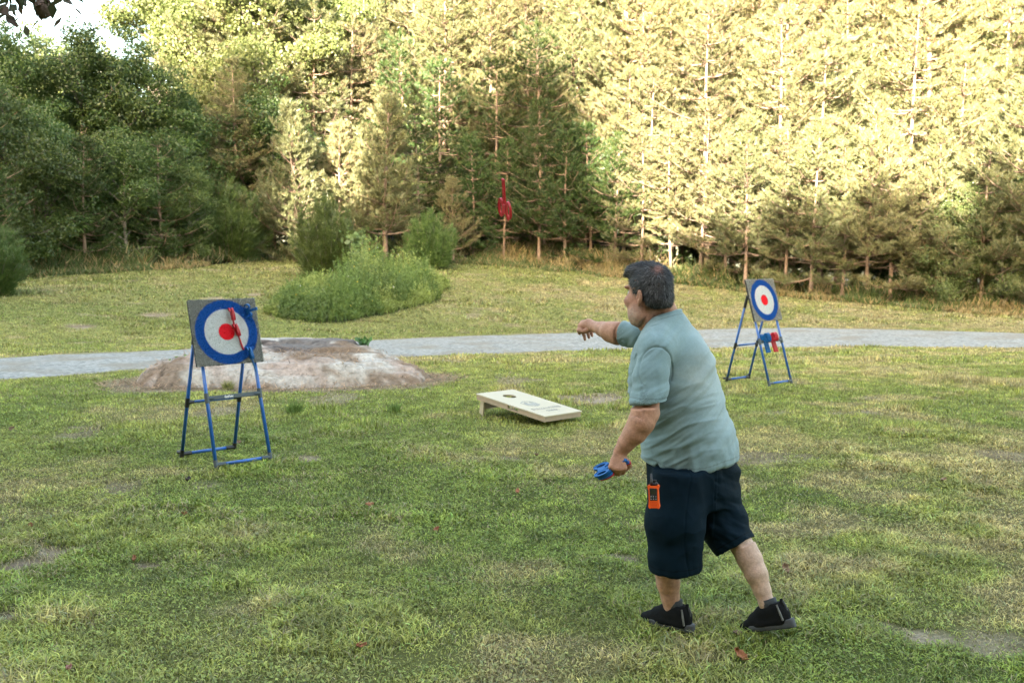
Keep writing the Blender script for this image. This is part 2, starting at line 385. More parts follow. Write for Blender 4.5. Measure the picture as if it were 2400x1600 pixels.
def pine(seed, H, cs, Rr, r0, dens=1.0, young=False, nl=.16, nw=.02, up=.06, side_step=.30):
    rg = np.random.default_rng(seed); mb = MB(); pts = trunk_mb(mb, rg, H, r0, .035, 8, 14)
    tz = np.linspace(0, 1, len(pts)); at = lambda t: np.array([np.interp(t, tz, pts[:, k]) for k in range(3)])
    TB = []; TD_ = []
    h = cs * H
    # dead snags under the crown
    for k in range(int(7 + 5 * rg.random())):
        t = rg.uniform(.18, max(cs, .3)) ; a = rg.uniform(0, 6.28); L = rg.uniform(.4, 1.4) * (.6 if young else 1)
        o = at(t); q = o + np.array([math.cos(a) * L, math.sin(a) * L, rg.uniform(-.1, .35) * L])
        mb.tube([o, (o + q) / 2 + rg.normal(size=3) * .03, q], [.018, .012, .005], 4, cap=False)
    gap = .74 if not young else .45
    while h < H * .985:
        t = h / H; tt = (t - cs) / (1 - cs)
        prof = (1 - tt) ** .62 * (.62 + .9 * min(tt * 3, 1) * .5) if not young else (1 - tt) ** .8 * (.75 + .25 * min(tt * 4, 1))
        nb = rg.integers(5, 8); a0 = rg.uniform(0, 6.28)
        for b in range(nb):
            if rg.random() > .93 * (1 if tt > .15 else .75): continue
            a = a0 + b * 6.283 / nb + rg.normal() * .3
            L = Rr * prof * rg.uniform(.55, 1.2) + .12
            rise = up + .5 * tt * (1.4 if young else .8) + rg.normal() * .1
            o = at(t - rg.uniform(0, .01)); ts = np.linspace(0, 1, 7)
            dirh = np.array([math.cos(a), math.sin(a), 0]); bend = rg.normal() * .15; perp = np.array([-dirh[1], dirh[0], 0])
            br = o + dirh * (ts * L)[:, None] * math.cos(min(rise, 1.2)) + np.array([0, 0, 1.]) * (L * (math.sin(rise) * ts * .6 + .16 * ts ** 2 - .10 * np.sin(ts * 3.1)))[:, None] + perp * (bend * L * ts ** 2)[:, None]
            mb.tube(br, (.012 + .011 * L) * (1 - ts * .85), 4, cap=False)
            # twigs left and right in a flat spray
            s = .30 * L if L > .7 else .1
            while s < L:
                f = s / L; c = np.array([np.interp(f, ts, br[:, k]) for k in range(3)]); dl = norm(np.array([np.interp(min(f + .1, 1), ts, br[:, k]) - np.interp(max(f - .1, 0), ts, br[:, k]) for k in range(3)]))
                for sg in (-1, 1):
                    if rg.random() < .12: continue
                    tl = (L - s) * .55 * rg.uniform(.5, 1.2) + .14
                    td = norm(dl * rg.uniform(.5, 1.0) + perp * sg * rg.uniform(.6, 1.1) + np.array([0, 0, rg.uniform(-.05, .35)]))
                    k = max(int(tl / .13), 1)
                    for j in range(k):
                        q = c + td * (tl * (j + 1) / k) + rg.normal(size=3) * .03 + np.array([0, 0, .05 * ((j + 1) / k)])
                        TB.append(q); TD_.append(td)
                    if tl > .45: mb.tube([c, c + td * tl * .9], [.009, .004], 3, cap=False)
                s += side_step * rg.uniform(.6, 1.3) * (.7 if young else 1)
            for j in range(3):
                TB.append(br[-1] - dl * .07 * j); TD_.append(norm(br[-1] - br[-2]))
        h += gap * rg.uniform(.6, 1.25) * (.75 + .5 * (1 - tt))
    for j in range(8): TB.append(at(1) - np.array([0, 0, .06 * j])); TD_.append(np.array([0, 0, 1.]))
    TB = np.array(TB); TD_ = np.array(TD_); nn = max(int(10 * dens), 5)
    B = np.repeat(TB, nn, 0); D = np.repeat(TD_, nn, 0)
    d = norm(D * .7 + rdir(rg, len(B)) * np.array([.8, .8, .5]) + np.array([0, 0, .40]))
    B = B + rg.normal(size=B.shape) * .02
    sd = norm(np.cross(d, rdir(rg, len(B))))
    V, F = tris(B, d, sd, nl * rg.uniform(.6, 1.15, len(B)), nw * rg.uniform(.8, 1.5, len(B)))
    return mb, V, F
def broad(seed, H, cs, Rr, r0, leaf=.15, per=120, shape=1.0, nlimb=16, csz=(.45, .95)):
    rg = np.random.default_rng(seed); mb = MB(); pts = trunk_mb(mb, rg, H * .92, r0, .03, 9, 12)
    tz = np.linspace(0, 1, len(pts)); at = lambda t: np.array([np.interp(t, tz, pts[:, k]) for k in range(3)])
    C = []; N = []
    for k in range(nlimb):
        tt = (k + rg.random()) / nlimb; t = cs + (1 - cs) * tt * .97; a = k * 2.4 + rg.normal() * .4
        L = Rr * (math.sin(min((tt * .86 + .14), 1) * math.pi) ** .6) * rg.uniform(.75, 1.15) * shape + .3
        el = .25 + .75 * tt + rg.normal() * .12; o = at(t * .9)
        e = o + L * np.array([math.cos(a) * math.cos(el), math.sin(a) * math.cos(el), math.sin(el)])
        ts = np.linspace(0, 1, 6)[:, None]; br = o + (e - o) * ts + np.array([0, 0, 1]) * np.sin(ts * 3.14) * L * .08 + rg.normal(size=(6, 3)) * .05 * ts
        mb.tube(br, (.02 + .022 * L) * (1 - ts[:, 0] * .85), 5, cap=False)
        for j in range(int(5 + L * 2.2)):
            f = rg.uniform(.3, 1.05); c = o + (e - o) * f + rdir(rg, 1)[0] * rg.uniform(.2, .9) * L * .33 * np.array([1, 1, .8])
            C.append(c); mb.tube([o + (e - o) * min(f * .85, 1), c], [.02, .006], 3, cap=False)
    for k in range(8): C.append(at(1) + rg.normal(size=3) * .5)
    C = np.array(C); n = len(C); rad = rg.uniform(csz[0], csz[1], n)
    reps = (per * (rad / rad.mean()) ** 2).astype(int); I = np.repeat(np.arange(n), reps)
    u = rdir(rg, len(I)); u[:, 2] *= .62; r = rad[I] * rg.uniform(.45, 1.0, len(I)) ** .5
    p = C[I] + u * r[:, None] + rg.normal(size=u.shape) * .05
    nrm = norm(u * .7 + rdir(rg, len(I)) * .8 + np.array([0, 0, .35])); d = norm(np.cross(nrm, rdir(rg, len(I)))); sd = np.cross(nrm, d)
    V, F = diamonds(p, d, sd, leaf * rg.uniform(.6, 1.25, len(I)), leaf * .62 * rg.uniform(.7, 1.2, len(I)))
    return mb, V, F
def cedar(seed, H, Rr, n=70, L=.24, **k):
    """feathery bush of upright plumes"""
    rg = np.random.default_rng(seed); mb = MB(); trunk_mb(mb, rg, H * .7, .04 + .008 * H, .01, 7, 8); B = []; D = []
    for q in range(n):
        a = q * 2.4 + rg.normal() * .3; out = rg.uniform(.02, 1) ** .7; hl = H * rg.uniform(.55, 1.0) * (1 - .42 * out ** 1.6); b = np.array([math.cos(a), math.sin(a), 0]) * Rr * out * .35 + np.array([0, 0, H * .03])
        e = np.array([math.cos(a) * Rr * out, math.sin(a) * Rr * out, hl]); m = int(26 + 20 * hl); t = np.sort(rg.uniform(.08, 1, m)); c = b + (e - b) * t[:, None] + np.array([0, 0, 1]) * (np.sin(t * 3.1) * .08 * hl)[:, None] * -1
        ax = norm(e - b); rr = .30 * Rr * (1.05 - t) + .04; o = rdir(rg, m); o = norm(o - ax * (o @ ax)[:, None]); B.append(c + o * (rr * rg.random(m) ** .6)[:, None] * .8); D.append(norm(ax * 1.1 + o * .75 + np.array([0, 0, .3])))
        mb.tube([b, (b + e) / 2, e], [.015, .01, .004], 3, cap=False)
    B = np.concatenate(B); D = np.concatenate(D); B = np.repeat(B, 6, 0) + rg.normal(size=(len(B) * 6, 3)) * .04; D = norm(np.repeat(D, 6, 0) + rdir(rg, len(B)) * .45)
    V, F = tris(B, D, norm(np.cross(D, rdir(rg, len(B)))), L * rg.uniform(.5, 1.2, len(B)), .022 * rg.uniform(.8, 1.4, len(B)))
    return mb, V, F
KIND = {}
def kind(key, res, bark, leaf):
    mb, V, F = res
    KIND[key] = (mb.me(key + '_trunk', bark, True), mesh_np(key + '_crown', V, F, [leaf]))
def plant(key, name, x, y, s, rz, label, cat='tree', group=None, dz=0, trunk=True, sx=1.0):
    z = float(ground(x, y)) + dz
    o = empty(name, (x, y, z), label, cat, group); o.rotation_euler = (0, 0, rz); o.scale = (s * sx, s * sx, s)
    tm, cm = KIND[key]
    for nm, me in (('trunk', tm), ('crown', cm)):
        if nm == 'trunk' and not trunk: continue
        c = bpy.data.objects.new(nm, me); COL.objects.link(c); c.parent = o
    return o
kind('pineA', pine(1, 16, .14, 4.6, .17, 2.1, nl=.22, nw=.024), M_BARK, M_PINE)
kind('pineB', pine(2, 18, .18, 4.9, .19, 2.1, nl=.22, nw=.024), M_BARK, M_PINE)
kind('pineC', pine(3, 15, .10, 4.3, .15, 2.1, nl=.22, nw=.024), M_BARK, M_PINE)
kind('midA', pine(11, 9, .12, 3.1, .085, 2.2, nl=.18, nw=.020), M_BARK, M_PINE)
kind('midB', pine(12, 10, .22, 2.9, .09, 2.2, nl=.18, nw=.020), M_BARK, M_PINE)
kind('youngA', pine(21, 5.5, .12, 2.1, .05, 1.7, young=True, nl=.18, nw=.022), M_BARK, M_PINE)
kind('youngB', pine(22, 6.5, .22, 2.0, .055, 1.7, young=True, nl=.18, nw=.022), M_BARK, M_PINE)
kind('youngL', pine(23, 4.6, .03, 2.1, .06, young=True, nl=.17, nw=.022, dens=2.2, up=.45), M_BARK, M_PINE)
kind('fullA', pine(24, 6.0, .02, 3.0, .08, young=False, nl=.2, nw=.03, dens=1.5, up=.2), M_BARK, M_PINE_SHADE)
kind('fullB', pine(25, 7.5, .03, 3.2, .1, young=False, nl=.2, nw=.03, dens=1.5, up=.15), M_BARK, M_PINE_SHADE)
kind('broadA', broad(31, 14, .16, 4.0, .2, per=190, leaf=.16), M_BARKG, M_BROAD)
kind('broadB', broad(32, 12, .10, 3.4, .16, leaf=.15, per=190), M_BARKG, M_BROAD)
kind('broadC', broad(33, 8, .06, 2.6, .1, leaf=.13, per=150), M_BARKG, M_BROAD)
kind('darkA', broad(34, 14, .12, 4.2, .2, per=190, leaf=.16), M_BARKG, M_BROAD_SHADE)
kind('darkB', broad(35, 12, .06, 3.6, .16, leaf=.15, per=190), M_BARKG, M_BROAD_SHADE)
kind('darkC', broad(36, 8, .04, 2.8, .1, leaf=.13, per=160), M_BARKG, M_BROAD_SHADE)
kind('cedarB', cedar(42, 3.2, 1.5, 80, .26), M_BARKG, M_CEDAR)
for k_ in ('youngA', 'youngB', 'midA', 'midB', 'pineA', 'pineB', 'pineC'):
    c_ = KIND[k_][1].copy(); c_.materials[0] = M_PINE_SHADE; KIND[k_ + '_deep'] = (KIND[k_][0], c_)  # same crowns with the shade over the middle of the wood coloured in
rg = np.random.default_rng(7)
def at_px(px, d): return (px - 1200) / FPX * d
# wood behind the lawn: rows at growing distance from its edge
def wood_row(off, step, keys, smin, smax, lab, grp, x0=-34, x1=34, jit=.5, name='pine_tree', always=False):
    x = x0
    while x < x1:
        xx = x + rg.normal() * step * .22; yy = float(treeline(xx)) + off + rg.normal() * jit * 1.6
        if always or not skip(xx, yy):
            k_ = keys[rg.integers(len(keys))]; px_ = 1200 + xx / yy * FPX
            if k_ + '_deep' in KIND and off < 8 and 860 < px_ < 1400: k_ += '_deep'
            plant(k_, name, xx, yy, rg.uniform(smin, smax), rg.uniform(0, 6.28), lab, 'tree', grp)
        x += step * rg.uniform(.75, 1.25)
def skip(x, y):
    px = 1200 + x / y * FPX
    return px < 640 and y < 44
wood_row(3.2, 2.2, ['fullA', 'fullB'], .42, .66, 'low bushy pine in the deep shade under the edge trees', 'low bushy pines under the wood edge', -26, 26, name='pine_tree', always=True)
wood_row(7.5, 2.6, ['fullA', 'fullB', 'broadC'], .6, .9, 'shaded understory tree behind the edge of the wood', 'understory trees of the wood', -26, 28, always=True, name='understory_tree')
wood_row(12, 3.2, ['fullA', 'fullB', 'broadC'], .8, 1.2, 'shaded understory tree deep inside the wood', 'deep understory trees of the wood', -32, 32, always=True, name='understory_tree')
wood_row(22, 3.6, ['fullB', 'broadC'], .9, 1.3, 'shaded understory tree deep inside the wood', 'deep understory trees of the wood', -36, 36, always=True, name='understory_tree')
wood_row(5.5, 2.1, ['midA', 'midB'], .85, 1.15, 'medium pine with thin pinkish trunk just inside the edge of the wood', 'medium pines inside the wood edge', -9)
wood_row(9, 2.6, ['pineC', 'midB', 'pineA'], .72, .95, 'pine of middle height in the wood behind the edge trees', 'pines of middle height in the wood', -13)
wood_row(14, 2.7, ['pineA', 'pineB', 'pineC'], .9, 1.15, 'tall sunlit pine deep in the wood with layered needle sprays', 'tall sunlit pines of the wood', -14)
wood_row(17, 3.4, ['broadB', 'broadC'], .7, 1.0, 'shaded leafy understory tree far inside the wood', 'leafy understory trees of the wood', -13, 34, always=True, name='understory_tree')
wood_row(44, 4.2, ['broadB', 'broadA'], 1.2, 1.6, 'sunlit broadleaf tree at the far back of the wood', 'broadleaf trees at the far back', -6, 44, name='broadleaf_tree')
wood_row(19, 3.0, ['pineA', 'pineB'], 1.0, 1.2, 'tall sunlit pine deep in the wood with layered needle sprays', 'tall sunlit pines of the wood', -14)
wood_row(26, 3.8, ['pineA', 'pineB', 'pineC'], 1.05, 1.3, 'tall sunlit pine deep in the wood with layered needle sprays', 'tall sunlit pines of the wood', -14)
wood_row(34, 4.6, ['pineA', 'pineB'], 1.15, 1.4, 'tall sunlit pine deep in the wood with layered needle sprays', 'tall sunlit pines of the wood', -12, 40)
# pale sunlit broadleaf trees behind, upper left
for (px, d, k, s, lab) in [(10, 52, 'broadA', .88, 'sunlit pale broadleaf tree at the far left behind the dark trees'), (105, 55, 'broadB', 1.10, 'sunlit pale broadleaf tree left of the small sky gap'), (215, 54, 'broadA', .72, 'low sunlit broadleaf crown directly under the small sky gap'),
 (395, 50, 'broadA', 1.12, 'tall sunlit broadleaf tree just right of the sky gap'), (520, 54, 'broadB', 1.3, 'sunlit broadleaf tree behind the shaded pine at upper left'), (610, 48, 'broadA', 1.1, 'sunlit leafy tree above the cream coloured young pine'), (52, 54, 'broadB', .98, 'sunlit crown at the far left corner under the hanging branch'), (165, 57, 'broadB', 1.06, 'sunlit crown directly left of the sky gap'), (-90, 50, 'broadA', .9, 'sunlit broadleaf tree cut by the left border'), (720, 52, 'broadA', 1.15, 'tall sunlit leafy tree with bent pale branches left of the middle'), (820, 57, 'broadB', 1.35, 'large sunlit leafy tree among the pines left of the flying axe'), (262, 66, 'broadB', .95, 'distant small tree crown seen in the sky gap')]:
    plant(k, 'broadleaf_tree', at_px(px, d), d, s, rg.uniform(0, 6.28), lab, 'tree', 'sunlit broadleaf trees at the back left')
# shaded trees at the left edge, each told apart
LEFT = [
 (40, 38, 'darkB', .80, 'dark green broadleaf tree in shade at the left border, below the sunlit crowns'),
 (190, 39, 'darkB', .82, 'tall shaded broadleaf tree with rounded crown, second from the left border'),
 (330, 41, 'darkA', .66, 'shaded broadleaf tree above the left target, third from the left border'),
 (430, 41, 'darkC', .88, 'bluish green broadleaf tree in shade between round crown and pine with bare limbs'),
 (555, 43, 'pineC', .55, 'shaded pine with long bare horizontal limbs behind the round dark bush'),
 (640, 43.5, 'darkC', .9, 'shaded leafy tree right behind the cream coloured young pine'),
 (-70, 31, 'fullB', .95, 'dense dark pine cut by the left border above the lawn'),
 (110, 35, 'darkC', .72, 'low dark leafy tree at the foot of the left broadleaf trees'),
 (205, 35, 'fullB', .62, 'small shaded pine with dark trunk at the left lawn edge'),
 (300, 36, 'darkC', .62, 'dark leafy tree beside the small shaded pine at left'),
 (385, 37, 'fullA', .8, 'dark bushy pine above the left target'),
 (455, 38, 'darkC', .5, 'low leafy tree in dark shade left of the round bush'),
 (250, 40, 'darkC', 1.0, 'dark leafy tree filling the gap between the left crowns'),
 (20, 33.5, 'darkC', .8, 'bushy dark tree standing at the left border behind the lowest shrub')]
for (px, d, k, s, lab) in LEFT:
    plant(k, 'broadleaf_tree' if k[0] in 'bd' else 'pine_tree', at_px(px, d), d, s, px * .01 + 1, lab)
# edge trees in the middle and to the right, young pines with bare thin trunks
EDGE = [
 (695, 40.5, 'youngL', 1.35, 'young pine with bright cream sunlit needles left of the green bush'),
 (800, 42, 'youngL', 1.2, 'bushy yellow green pine behind the tall weeds of the island'),
 (905, 41.5, 'youngL', 1.45, 'broad sunlit young pine right of the leafy sapling'),
 (985, 43, 'midB', .7, 'thin pine in half shade between the broad sunlit pine and the flying axe'),
 (1062, 41.5, 'youngL', .75, 'small pale young pine at the right tip of the weed island'),
 (1110, 42.5, 'youngA', .95, 'shaded young pine left of the flying red axe'),
 (1180, 42, 'youngB', .8, 'shaded young pine directly under the flying red axe'),
 (1262, 41.5, 'youngB', 1.06, 'slender young pine with candle-like top, tallest right of the flying axe'),
 (1325, 41, 'youngA', 1.05, 'shaded young pine second to the right of the flying axe'),
 (1385, 41, 'youngB', .92, 'young pine with upright top shoots above the pointing hand'),
 (1440, 40, 'youngA', 1.0, 'young pine just left of the dark hair of the person'),
 (1500, 39.5, 'midA', .68, 'pine with pinkish trunk directly above the head of the person'),
 (1572, 39, 'midB', .62, 'thin pine with bare pinkish trunk right of the head of the person'),
 (1640, 38, 'youngB', 1.05, 'young pine halfway between the person and the right target'),
 (1700, 37.2, 'youngA', 1.0, 'young pine close to the left side of the right target'),
 (1745, 36, 'youngB', .95, 'shaded pine behind the upper edge of the right target'),
 (1838, 35, 'midB', .6, 'pine with thick bare trunk and dead side limbs just right of the right target'),
 (1900, 34.5, 'youngA', 1.1, 'dense young pine second right of the right target'),
 (1972, 34, 'midA', .6, 'pine with long dead lower limbs beside a twin thin stem, right of the right target'),
 (2030, 33.6, 'youngB', 1.0, 'young pine with single thin stem left of the dark broadleaf thicket'),
 (2085, 33.2, 'youngA', 1.05, 'young pine with bare lower stem at the dry grass on the right'),
 (2148, 32.8, 'midB', .5, 'straight thin pine trunk standing before the dark thicket on the right'),
 (2190, 32.6, 'youngB', .9, 'young pine behind the dry grass tuft on the right'),
 (2235, 32.3, 'broadC', .5, 'dark leafy small tree in the right thicket'),
 (2300, 32, 'youngA', 1.05, 'young pine second from the right border'),
 (2350, 31.8, 'broadC', .45, 'leafy bush-like tree low at the right border'),
 (2405, 31.5, 'youngB', 1.15, 'young pine cut by the right border'),
 (2480, 31, 'youngA', 1.1, 'young pine just outside the right border')]
for (px, d, k, s, lab) in EDGE:
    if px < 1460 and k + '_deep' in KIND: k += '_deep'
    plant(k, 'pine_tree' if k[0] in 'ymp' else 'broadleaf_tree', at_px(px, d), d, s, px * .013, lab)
plant('cedarB', 'evergreen_bush', at_px(545, 39.5), 39.5, 1.05, .4, 'round dark green bush on the lawn edge left of the cream pine', 'bush', sx=1.0)
plant('cedarB', 'evergreen_bush', at_px(768, 34.6), 34.6, .95, 2.1, 'bright green upright bush behind the left end of the weed island', 'bush', sx=.95)
plant('cedarB', 'evergreen_bush', at_px(-25, 27), 27, .7, 1.1, 'low dark shrub on the lawn cut by the left border', 'bush', sx=1.0)
plant('cedarB', 'evergreen_bush', at_px(1010, 39), 39, .75, 3.1, 'feathery green bush behind the right part of the weed island', 'bush')
# trees behind the photographer: a high wood edge that keeps the lawn in shade
kind('shadeA', broad(51, 20, .04, 5.2, .3, leaf=.55, per=42, nlimb=26, csz=(.9, 1.6)), M_BARKG, M_BROAD)
SHX = [-62, -50, -40, -33, -28, -26.6, -25.4, -23.2, -22.0, -19, -16.0, -13.5, -11, 22]; SHH = [31, 32, 34, 34, 33.5, 31, 22.5, 22.5, 33, 36.5, 34.5, 26.5, 22.3, 22.3]
for j, (y, add) in enumerate([(-15, 0), (-19.5, 1.5), (-24, 3)]):
    for i in range(25):
        x = -62 + i * 3.4 + j * 1.13; h = float(np.interp(x + (-15 - y) * .3, SHX, SHH)) + add + rg.normal() * .5
        plant('shadeA', 'broadleaf_tree', x, y, h / 20, i * 1.7 + j, 'tall leafy tree of the wood edge behind the photographer', 'tree', 'trees behind the photographer', sx=.42 * 20 / h * 1.25)
# limb of a near tree that hangs into the upper left corner
def near_tree():
    rg = np.random.default_rng(77); bx, by = -6.4, 6.5; base = np.array([bx, by, float(ground(bx, by))])
    t = empty('broadleaf_tree', tuple(base), 'overhanging branch tip with brown and dark green leaves in the upper left corner', 'tree')
    mb = MB(); k = np.linspace(0, 1, 9)[:, None]
    mb.tube(base + np.array([0, 0, 1]) * k * 7 + np.array([.5, 0, 0]) * k ** 2, .2 * (1 - k[:, 0] * .6), 10)
    o = base + np.array([.2, 0, 4.3]); e = P(70, -20, 6.2)
    limb = o + (e - o) * k + np.array([0, 0, 1]) * np.sin(k * 3.14) * .35; mb.tube(limb, .07 * (1 - k[:, 0] * .9), 6)
    tips = [P(20, 5, 6.1), P(60, 15, 6.3), P(98, 22, 6.2), P(20, -30, 6.0), P(120, -25, 6.3), P(70, -40, 6.2), P(160, -15, 6.1)]
    for q in tips: mb.tube([limb[6], (limb[7] + q) / 2, q], [.012, .008, .003], 4)
    mb.build('trunk', M_BARKG, t, True)
    Cs = []; Ds = []
    for q in tips:
        n = 16; Cs.append(q + rg.normal(size=(n, 3)) * np.array([.07, .08, .05])); Ds.append(rdir(rg, n) * .6 + np.array([0, 0, -.7]))
    n = 2600; kk = rg.uniform(0, .78, n)[:, None]; Cs.append(o + (e - o) * kk + rg.normal(size=(n, 3)) * np.array([.5, .5, .4]) + np.array([-.1, 0, .75])); Ds.append(rdir(rg, n))
    Cs = np.concatenate(Cs); D = norm(np.concatenate(Ds)); sd = norm(np.cross(D, rdir(rg, len(D))))
    V, F = diamonds(Cs, D, sd, rg.uniform(.07, .13, len(D)), rg.uniform(.035, .06, len(D)))
    link('crown', mesh_np('crown', V, F, [leafmat('corner_leaves', (.05, .07, .03), (.11, .065, .045), .2, objvar=0)]), t)
    # hanging cluster of brown dead leaves
    c = P(102, 18, 6.2); n = 260; u = rdir(rg, n); V, F = diamonds(c + u * np.array([.045, .045, .07]), norm(np.cross(u, rdir(rg, n))), norm(np.cross(u, rdir(rg, n))), rg.uniform(.03, .06, n), rg.uniform(.02, .035, n))
    d = link('dead_leaf_cluster', mesh_np('dead_leaf_cluster', V, F, [leafmat('dead_cluster', (.12, .075, .06), (.2, .14, .12), .1, objvar=0)]), t); d['label'] = 'clump of brown withered leaves'
near_tree()

# ------------------------------------------------------------------ undergrowth, weed island, grass
def scatter_stuff(name, V, F, m, col=None):
    return tag(link(name, mesh_np(name, V, F, [m], False, col)), kind='stuff')
M_GRASS = leafmat('grass_blades', (.1, .1, .1), (.1, .1, .1), .22, attr='col', objvar=0)
def undergrowth():
    rg = np.random.default_rng(5); n = 90000
    x = rg.uniform(-24, 24, n); off = rg.gamma(1.6, .75, n) - .7; y = treeline(x) + off; 
    px = 1200 + x / y * FPX; keep = (px > -200) & (px < 2600) & (vnoise(x * 1.1, y * 1.1, 4) + .2 * rg.random(n) > .38); x, y, off = x[keep], y[keep], off[keep]; n = len(x)
    H = (.22 + .5 * vnoise(x * .7, y * .7, 9)) * rg.uniform(.4, 1.2, n) * np.clip(.35 + off, .3, 1.2) * 1.3; z = ground(x, y)
    t = rg.uniform(0, .7, n); base = np.stack([x, y, z + t * H], -1); d = norm(np.array([0, 0, 1]) + rdir(rg, n) * .75)
    V, F = tris(base, d, norm(np.cross(d, rdir(rg, n))), H * (1 - t) + .05, .035 * rg.uniform(.6, 1.6, n))
    dry = (rg.random(n) < .25 + .5 * (vnoise(x * .5, y * .5, 6) > .62))[:, None]
    c = np.where(dry, np.array([.30, .235, .11]), np.array([.085, .125, .035])) * rg.uniform(.6, 1.3, (n, 1))
    scatter_stuff('undergrowth', V, F, M_GRASS, np.repeat(c, 3, 0))
undergrowth()
def weeds():
    rg = np.random.default_rng(6); n = 17000
    lo = np.min(ISL, 0) - 3; hi = np.max(ISL, 0) + 3
    x = rg.uniform(lo[0], hi[0], n); y = rg.uniform(lo[1], hi[1], n); dd = island(x, y); k = dd < 0; x, y, dd = x[k], y[k], dd[k]; n = len(x)
    u = (x - ISL[0][0]) / (ISL[2][0] - ISL[0][0])
    H = (.5 + .85 * np.exp(-((u - .45) / .28) ** 2) + .35 * sstep(.3, .8, u)) * (.15 + 1.5 * fbm(x * 1.1, y * 1.1, 15, 3)) * np.where(rg.random(n) < .12, 1.45, 1.0) * sstep(.0, 1.1, -dd + .35) * rg.uniform(.7, 1.2, n); z = ground(x, y)
    lean = rdir(rg, n) * .22; lean[:, 2] = 0
    VV = []; FF = []; CC = []; off = 0
    def add(V, F, c):
        nonlocal off
        VV.append(V); FF.append(F + off); CC.append(np.repeat(c, len(V) // len(c), 0)); off += len(V)
    base = np.stack([x, y, z], -1); d = norm(np.array([0, 0, 1]) + lean)
    tone = fbm(x * .7, y * .7, 25, 3)[:, None]; sp = (vnoise(x * .9, y * .9, 31) > .55)[:, None]
    g = np.where(sp, np.array([.21, .265, .072]), np.array([.115, .175, .042])) * (.55 + .9 * tone)
    V, F = tris(base, d, norm(np.cross(d, rdir(rg, n))), H, np.full(n, .016)); add(V, F, g * .9)
    for j in range(13):   # leaves up each stem
        t = rg.uniform(.12, 1.0, n); c = base + d * (H * t)[:, None]; ld = norm(rdir(rg, n) * np.array([1, 1, .4]) + np.array([0, 0, .75]))
        V, F = tris(c, ld, norm(np.cross(ld, rdir(rg, n))), .13 * rg.uniform(.5, 1.3, n) * (1.15 - .6 * t), .034 * rg.uniform(.6, 1.2, n)); add(V, F, g * rg.uniform(.75, 1.35, (n, 1)))
    k = rg.random(n) < .012; m = k.sum(); c = (base + d * H[:, None])[k]; ld = rdir(rg, m)
    V, F = tris(c, ld, norm(np.cross(ld, rdir(rg, m))), np.full(m, .05), np.full(m, .05)); add(V, F, np.where(rg.random((m, 1)) < .5, np.array([.55, .42, .05]), np.array([.5, .5, .45])))
    scatter_stuff('tall_weeds', np.concatenate(VV), np.concatenate(FF), M_GRASS, np.concatenate(CC))
weeds()
def sapling(px, d, H, lab, leaf, n, seed, W=.55):
    rg = np.random.default_rng(seed); x = at_px(px, d); b = np.array([x, d, float(ground(x, d))]); t = empty('leafy_sapling', tuple(b), lab, 'sapling')
    mb = MB(); tips = []
    for k in range(7):
        a = k * 2.1; e = b + np.array([math.cos(a) * W * rg.uniform(.3, 1), math.sin(a) * W * rg.uniform(.3, 1), H * rg.uniform(.65, 1)]); m_ = (b + e) / 2 + np.array([0, 0, .1])
        mb.tube([b, m_, e], [.016, .011, .005], 5); tips += [b + (m_ - b) * .8, m_, (m_ + e) / 2, e]
    mb.build('stem', M_BARKG, t, True); tips = np.array(tips); I = rg.integers(0, len(tips), n)
    c = tips[I] + rg.normal(size=(n, 3)) * .13; nr = norm(rdir(rg, n) * .7 + np.array([0, -.4, .6])); dd = norm(np.cross(nr, rdir(rg, n)))
    V, F = diamonds(c, dd, np.cross(nr, dd), leaf * rg.uniform(.6, 1.2, n), leaf * .8 * rg.uniform(.6, 1.1, n))
    link('foliage', mesh_np('foliage', V, F, [M_SAP]), t)
sapling(838, 33.2, 1.75, 'pale green leafy sapling with large leaves rising from the middle of the weed island', .2, 260, 3, .55)
sapling(822, 30.6, .95, 'small yellow green big-leaved plant in front of the tall sapling on the island', .24, 26, 4, .25)
